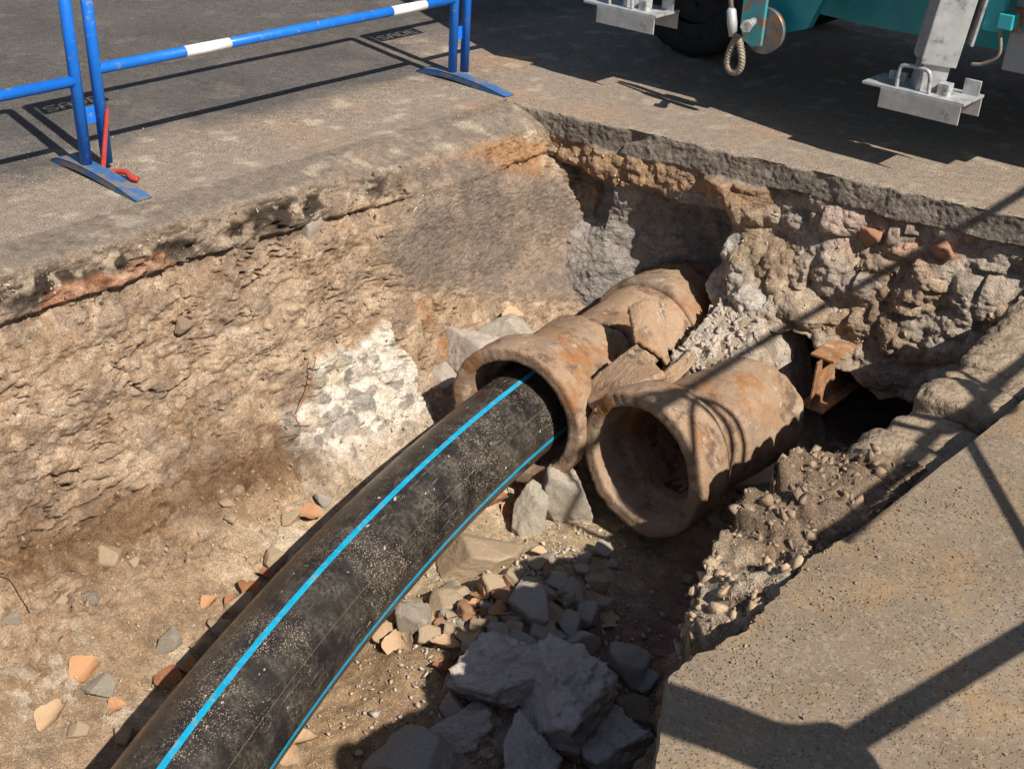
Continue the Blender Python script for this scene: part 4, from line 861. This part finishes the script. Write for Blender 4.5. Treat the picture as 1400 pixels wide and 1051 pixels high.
# soil slumped from the end wall on to the back of the right pipe
mx, my = np.meshgrid(np.linspace(-2.66, -2.02, 110), np.linspace(3.86, 4.62, 120), indexing='ij')
mz = -.80 + .16*sst(3.9, 4.45, my) - 2.6*np.clip(np.abs(mx+2.44)-.12, 0, 1)**1.1 - .35*sst(3.98, 3.86, my+.05*fbm(mx, my, 0, 6, 3, 401))
m1_, w1_, _ = clods(mx*11+my*3, my*12, 403, 2.4, .4); m2_, w2_, _ = clods(mx*30, my*33, 407, 2.2, .5)
mz = mz - .04 + .02*(m2_-.3) + .03*fbm(mx, my, 0, 4, 3, 409)
mc = mix(np.broadcast_to(np.array((.33, .26, .19)), mx.shape+(3,)), (.44, .375, .31), sst(.45, .8, w1_))*(.75+.45*w2_)[..., None]
tag(mesh_np('soil_heap', np.stack([mx, my, mz], -1), gridF(110, 120), M_EARTH, col=mc), 'pale soil slumped on the back of the open clay pipe', 'soil', kind='stuff')

hp = []
for _ in range(800):
    x_, y_ = rg.normal(-2.45, .09), rg.uniform(3.93, 4.5); i = int(np.clip((x_+2.66)/.64*109, 0, 109)); j = int(np.clip((y_-3.86)/.76*119, 0, 119)); r = .005*(9.0)**(rg.uniform()**2.4)
    hp.append((np.array([x_, y_, mz[i, j]+r*.05]), r))
tag(gravel('slumped_rubble', hp, M_ROCKG, 420), 'angular rubble slumped on the back of the open clay pipe', 'rubble')

# ================================================================== BARRIERS
FONT = {'S': ('01111', '10000', '10000', '01110', '00001', '00001', '11110'), 'A': ('01110', '10001', '10001', '11111', '10001', '10001', '10001'), 'D': ('11110', '10001', '10001', '10001', '10001', '10001', '11110'), 'E': ('11111', '10000', '10000', '11110', '10000', '10000', '11111')}
def stencil(name, word, org, cell, mat, parent):
    """sheet steel name plate with the letters cut right through it, in the plane x = const"""
    rows = ['']*7
    for k, ch in enumerate(word):
        for r_ in range(7): rows[r_] += FONT[ch][r_] + ('0' if k < len(word)-1 else '')
    w = len(rows[0])+4; grid = [[0]*w, [0]*w]+[[0, 0]+[int(c) for c in r_]+[0, 0] for r_ in rows]+[[0]*w, [0]*w]
    bm = bmesh.new()
    for r_, line in enumerate(grid):
        k = 0
        while k < w:
            if line[k]: k += 1; continue
            k0 = k
            while k < w and not line[k]: k += 1
            b_box(bm, (org[0], org[1]+(k0+k)/2*cell, org[2]-(r_+.5)*cell*1.0), (.003, (k-k0)*cell*1.002, cell*1.002))
    return bobj(name, bm, mat, parent)
def barrier(y0, y1, label, x=-4.33, lean=0.040, zr=.415, bands=(.205, .785), foot_lo=True, foot_hi=True, xoff=0.0):
    b = thing('crowd_barrier', label, 'barrier', (x+xoff, (y0+y1)/2, 0), 0, 'blue barriers along the trench')
    H_ = 1.06; P = lambda y, z: (xl(z), y-(y0+y1)/2, z); xl = lambda z: lean*z
    for y in (y0, y1): tube('post', [P(y, .03), P(y, H_)], .0235, M_BLUE, b, 18)
    for z in (zr, H_): tube('rail', [P(y0-.0, z), P(y1+.0, z)], .0225, M_BLUE, b, 18)
    L_ = y1-y0
    for z in (zr, H_):
        for f0 in bands: tube('white_band', [P(y0+L_*f0, z), P(y0+L_*f0+.225, z)], .0232, M_WHITE, b, 18)
    stencil('name_plate', 'SADE', P(y0+.03, H_-.03), .0125, M_BLUE, b)
    for y, on in ((y0, foot_lo), (y1, foot_hi)):
        if not on: continue
        bm = bmesh.new(); pts = [(-.24, .006), (-.17, .032), (0, .044), (.22, .034), (.41, .008)]; pts = [(p.x, p.z) for p in arc_pts([(a, 0, c) for a, c in pts], 5)]
        hw = .034
        for (a, za), (c, zc) in zip(pts[:-1], pts[1:]):
            yc = y-(y0+y1)/2
            for (h0, h1, dz0, dz1) in ((-hw, -hw+.004, -.012, 0), (hw-.004, hw, -.012, 0)):
                b_prism(bm, [(a, yc+h0, max(za-.03, .001)), (c, yc+h0, max(zc-.03, .001)), (c, yc+h0, zc-.0005), (a, yc+h0, za-.0005)], (0, h1-h0, 0))
            b_prism(bm, [(a, yc-hw, za-.004), (c, yc-hw, zc-.004), (c, yc-hw, zc), (a, yc-hw, za)], (0, 2*hw, 0))
        bmesh.ops.remove_doubles(bm, verts=bm.verts[:], dist=.0004)
        bobj('foot', bm, M_BLUE_WORN, b)
    return b
bA = barrier(.12, 2.235, 'blue tube barrier farther from the truck, linked beside the red strap', foot_lo=True, foot_hi=True, zr=.385, bands=(.15, .62))
bB = barrier(2.325, 4.335, 'middle blue tube barrier with white bands standing beside the trench corner', foot_lo=False, foot_hi=True)
bC = barrier(4.425, 6.5, 'blue tube barrier standing in the shadow of the truck', foot_lo=False)
for b_, yv in ((bA, 2.28), (bB, 4.38)):
    o = box('link_plate', (-4.33, yv, .235), (.012, .105, .065), M_BLUE, None, bev=.002); child_inv(o, b_)
pa, pb = Vector(atx(146, 150, -4.28)), Vector(atx(139, 236, -4.27)); pb.z = .004
bm = bmesh.new(); b_prism(bm, [pa+Vector((0, -.008, 0)), pa+Vector((0, .007, .01)), pb+Vector((0, .010, 0)), pb+Vector((0, -.010, 0))], (.008, 0, 0)); tag(bobj('strap', bm, M_RED), 'flat red plastic strap standing upright at the barrier joint', 'strap')
hk = [at(x, y, z) for x, y, z in ((143, 238, .016), (158, 235, .024), (172, 236, .03), (180, 243, .02), (189, 246, .014))]
tag(tube('hook', arc_pts([tuple(p) for p in hk], 5), .012, M_RED, n=8), 'bent red plastic hook lying behind the barrier foot', 'hook')

# ================================================================== TRUCK
tr = thing('crane_truck', 'teal and grey crane truck with raised steel outrigger feet parked behind the trench', 'truck', (-1.0, 6.2, 0))
TP = lambda o: (child_inv(o, tr), o)[1]
def side_panel(name, xz, y0, dy, mat, par=None):
    bm = bmesh.new(); b_prism(bm, [(x, y0, z) for x, z in xz], (0, dy, 0)); o = bobj(name, bm, mat); child_inv(o, par or tr) if par is None else None; return o
side_panel('skirt', [(-3.02, .56), (-2.90, .47), (-2.52, .455), (-1.55, .47), (-1.45, .62), (-1.45, 1.05), (-3.02, 1.05)], 5.30, .06, M_TEAL)
side_panel('underframe', [(-3.3, .58), (2.4, .58), (2.4, 1.0), (-3.3, 1.0)], 5.42, 1.6, M_DARK)
side_panel('deck', [(-1.0, 1.0), (3.6, 1.0), (3.6, 1.25), (-1.0, 1.25)], 5.08, 2.2, M_TEAL)
side_panel('deck_shadow_front', [(-3.55, .92), (-1.002, .92), (-1.002, 1.25), (-3.55, 1.25)], 4.88, 2.4, M_TEAL)  # unseen deck part, set forward so its shadow reaches the pavement
side_panel('body_box', [(-3.45, 1.252), (3.55, 1.252), (3.55, 2.6), (-3.45, 2.6)], 5.14, 2.1, M_TRUCKGREY)
bm = bmesh.new(); 
for f in ([(-3.62, 4.72, .92), (-2.95, 4.85, .92), (-2.95, 5.10, .92), (-3.62, 5.10, .92)],):
    lo = [bm.verts.new(p) for p in f]; hi = [bm.verts.new(p) for p in [(-3.88, 5.12, 2.2), (-2.95, 5.12, 2.2), (-2.95, 5.135, 2.2), (-3.88, 5.135, 2.2)]]
    bm.faces.new(lo); bm.faces.new(hi[::-1]); [bm.faces.new((lo[k], lo[(k+1) % 4], hi[(k+1) % 4], hi[k])) for k in range(4)]
TP(bobj('shadow_column', bm, M_TEAL))  # unseen slanted block, shaped so its shadow edge crosses the road
def wheel(x, y):
    w = link(bpy.data.objects.new('wheel', None)); w.location = (x, y, .46); w.parent = tr; w.matrix_parent_inverse = Matrix.Translation(-Vector(tr.location))
    n = 64; th = np.linspace(0, 2*np.pi, n, endpoint=False)
    pr = dens([(-.13, .27), (-.15, .32), (-.15, .40), (-.13, .445), (-.10, .46), (.10, .46), (.13, .445), (.15, .40), (.15, .32), (.13, .27)], .02)
    A_ = np.array([p[0] for p in pr]); r_ = np.array([p[1] for p in pr])
    RRt = r_[:, None] - .012*((np.sin(th*36)[None] > .3) & (np.abs(A_) > .05)[:, None] & (r_ > .44)[:, None])
    V = np.stack([RRt*np.cos(th), np.repeat(A_[:, None], n, 1), RRt*np.sin(th)], -1)
    t_ = mesh_np('tyre', V, gridF(len(pr), n, closed_v=True), M_TYRE, w)
    bm = bmesh.new(); b_tube(bm, [(0, -.08, 0), (0, .08, 0)], .275, 40); b_tube(bm, [(0, -.12, 0), (0, -.07, 0)], .09, 20)
    for k in range(8): a = k*math.pi/4; b_tube(bm, [(.17*math.cos(a), -.10, .17*math.sin(a)), (.17*math.cos(a), -.07, .17*math.sin(a))], .014, 8)
    bobj('rim', bm, M_DARK, w)
wheel(-3.78, 5.80); wheel(-.95, 5.62); wheel(2.6, 5.62); wheel(-3.78, 7.0); wheel(2.6, 7.0)
def outrigger(dx, dy, dz):
    og = link(bpy.data.objects.new('outrigger', None)); og.location = (-2.0+dx, 4.85+dy, .35+dz); og.parent = tr; og.matrix_parent_inverse = Matrix.Translation(-Vector(tr.location))
    # local frame: x along the truck, z up; leg leans a little
    ln_ = Matrix.Rotation(R(6), 4, 'Y') @ Matrix.Rotation(R(38), 4, 'Z')
    bm = bmesh.new(); b_box(bm, ln_ @ Vector((.0, .02, .55)), (.15, .15, .86), ln_.to_3x3(), .006); bobj('sleeve', bm, M_GALV, og)
    bm = bmesh.new(); b_box(bm, ln_ @ Vector((0, .02, .10)), (.115, .115, .22), ln_.to_3x3(), .005); bobj('inner_leg', bm, M_GALV, og)
    bm = bmesh.new(); b_box(bm, ln_ @ Vector((.105, .02, .62)), (.012, .17, .80), ln_.to_3x3(), .003); bobj('side_plate', bm, M_GALV, og)
    for (z_, hgt, y_) in ((.32, .085, -.01), (.56, .05, .0)):
        bm = bmesh.new(); b_box(bm, ln_ @ Vector((.113, y_, z_)), (.004, .020, hgt), ln_.to_3x3(), .002); bobj('slot', bm, M_DARK, og)
    bm = bmesh.new(); b_tube(bm, [ln_ @ Vector((.112, .06, .28)), ln_ @ Vector((.117, .06, .28))], .018, 16); bobj('hole_rim', bm, M_DARK, og)
    bm = bmesh.new(); b_box(bm, (-.02, 0, 0), (.46, .20, .012), None, .002); b_box(bm, (.02, -.097, -.045), (.36, .008, .086), None, .002); b_box(bm, (.075, .097, -.045), (.26, .008, .086), None, .002); bobj('foot_plate', bm, M_GALV, og)
    bm = bmesh.new(); b_tube(bm, arc_pts([(-.105, -.07, .0), (-.105, -.07, .075), (-.085, -.07, .10), (.0, -.07, .10), (.03, -.07, .08), (.04, -.07, .0)], 5), .009, 10); bobj('handle', bm, M_GALV, og)
    bm = bmesh.new(); b_box(bm, (.09, -.03, .03), (.05, .05, .05), None, .004); bobj('lug', bm, M_GALV, og)
    box('rear_lug', (.17, .05, .035), (.07, .012, .07), M_GALV, og, bev=.002); box('ear', (-.15, .03, .022), (.08, .02, .045), M_GALV, og, bev=.006)
outrigger(0, 0, 0); outrigger(-1.61, .06, .065)
# bracket with sheave
c0 = aty(1030, 30, 4.86)
bk = link(bpy.data.objects.new('sheave_bracket', None)); bk.location = tuple(c0); child_inv(bk, tr)
bm = bmesh.new(); pts = [(-.066, .32), (.062, .32), (.062, -.10), (.012, -.112), (-.036, -.09), (-.060, -.03)]; b_prism(bm, [(x, -.012, z) for x, z in pts], (0, .02, 0)); bmesh.ops.bevel(bm, geom=bm.edges[:], offset=.003, segments=1, affect='EDGES'); bobj('bracket_plate', bm, M_TEAL_RUST, bk)
bm = bmesh.new(); b_tube(bm, [(.05, .012, -.035), (.05, .04, -.035)], .104, 44); bobj('sheave', bm, M_STEEL, bk)
bm = bmesh.new(); b_tube(bm, [(.02, -.035, .01), (.06, -.14, .015)], .019, 12); b_tube(bm, [(.052, -.13, .014), (.068, -.17, .016)], .028, 6); bobj('bolt', bm, M_GALV, bk)
side_panel('arm', [(-2.80, .42), (-2.66, .47), (-2.60, .62), (-2.60, 1.0), (-2.95, 1.0), (-2.95, .60)], 4.96, .05, M_TEAL)
# right-hand fittings
cR = aty(1360, 25, 4.95)
TP(box('stay', (cR[0], cR[1], cR[2]+.18), (.075, .05, .46), M_TEAL, bev=.006)); TP(box('clevis', (cR[0]+.06, cR[1]-.01, cR[2]+.0), (.06, .07, .06), M_TEAL, bev=.004))
c2_ = aty(1392, 80, 5.05); TP(box('tool_box', (c2_[0]+.12, c2_[1]+.15, c2_[2]+.14), (.36, .3, .40), M_TRUCKGREY, bev=.008)); TP(box('box_band', (c2_[0]+.13, c2_[1]-.006, c2_[2]+.15), (.36, .012, .075), M_TEAL, bev=.004)); TP(box('box_strap', (c2_[0]-.035, c2_[1]-.012, c2_[2]+.15), (.05, .012, .10), M_RUST, bev=.003))
pa, pb, pc = aty(1366, 25, 4.93), aty(1367, 72, 4.93), aty(1328, 88, 4.93)
TP(tube('safety_cable', arc_pts([tuple(pa), tuple(pb), tuple((pb+pc)/2-[0, 0, .02]), tuple(pc)], 8), .007, M_ROPE, n=8))

# wire rope sling
q0, q1, q2, q3 = aty(997, -40, 4.85), aty(1000, 14, 4.83), aty(1002, 50, 4.83), aty(1002, 103, 4.83)
sg = thing('wire_rope_sling', 'dusty wire rope sling ending in a spliced eye beside the teal bracket', 'rope', tuple(q3))
o = tube('rope', [tuple(q0), tuple(q1)], .011, M_ROPE, n=10); child_inv(o, sg)
o = tube('ferrule', [tuple(q1+[0, 0, .01]), tuple(q1), tuple((q1+q2)/2), tuple(q2)], [.013, .022, .024, .018], M_GALV, n=14); child_inv(o, sg)
Hh = q2[2]-q3[2]; lp = []
for k in range(49):
    t = k/48; a = 2*math.pi*t; lp.append(Vector((q3[0]+.044*math.sin(a)*(1-.55*math.cos(a)*1.0)/1.25, q3[1], q3[2]+.014+(Hh-.014)*(.5+.5*math.cos(a)))))
for st_ in range(3):
    bm = bmesh.new(); pts = []
    for k in range(193):
        f = k/192*48; i0 = min(int(f), 47); p = lp[i0].lerp(lp[i0+1], f-i0); d = (lp[i0+1]-lp[i0]).normalized(); s = d.cross(Vector((0, 1, 0))).normalized(); a = 2*math.pi*(k/192*11 + st_/3)
        pts.append(p + .0075*(math.cos(a)*s + math.sin(a)*Vector((0, 1, 0))))
    b_tube(bm, pts, .0105, 6); o = bobj('strand', bm, M_ROPE); child_inv(o, sg)

# ================================================================== FENCE beside the slab, out of the picture; its shadow lies across it
fe = thing('site_fence', 'tall tube site fence along the slab', 'fence', (.30, 3.4, 0))
FX = .30
def FT(nm, pts, r): o = tube(nm, pts, r, M_GALV, n=12); child_inv(o, fe)
def on_fence(px, py, z=0.0):
    """the fence point whose shadow falls on the ground at a seen point"""
    p = at(px, py, z); t = (FX-p[0])/sdir.x; return (FX, p[1]+sdir.y*t, z+sdir.z*t)
for z, y0 in ((1.86, 2.75), (1.215, 2.02)): FT('rail', [(FX, y0, z), (FX, 6.2, z)], .019)
for y in (.2, 5.2): FT('post', [(FX, y, 0.0), (FX, y, 1.9)], .012)
FT('brace', [on_fence(1440, 845), on_fence(1165, 1012)], .022); FT('brace', [on_fence(1322, 598), on_fence(1420, 772)], .016)
# added unseen coil of loops, shaped to cast the curved shadows
hc = thing('shadow_coil', 'added unseen coil that casts curved shadows, on the site fence', 'shadow_hose', (FX, 3.05, 1.4))
lp = []
for k in range(161):
    t = k/160*2.6; a = 2*math.pi*t; w = .17+.05*math.sin(t*2.1); h = .36+.07*math.cos(t*1.7)
    lp.append((FX-.02-.012*t, 2.84+.11*t+w*math.sin(a)+.03*math.sin(t*3), 1.50+h*math.cos(a)+.05*math.sin(t*2.6)))
o = tube('shadow_hose', lp, .015, M_DARK, n=8); child_inv(o, hc)
# added unseen roll at the fence end, shaped to cast the broad shadow
rs = [on_fence(905, 965), on_fence(985, 992), on_fence(1085, 1030), on_fence(1165, 1030)]
tag(tube('shadow_roll', arc_pts(rs, 6), .065, M_TRUCKGREY, n=16), 'added unseen grey roll that casts the broad slab shadow', 'sheet')
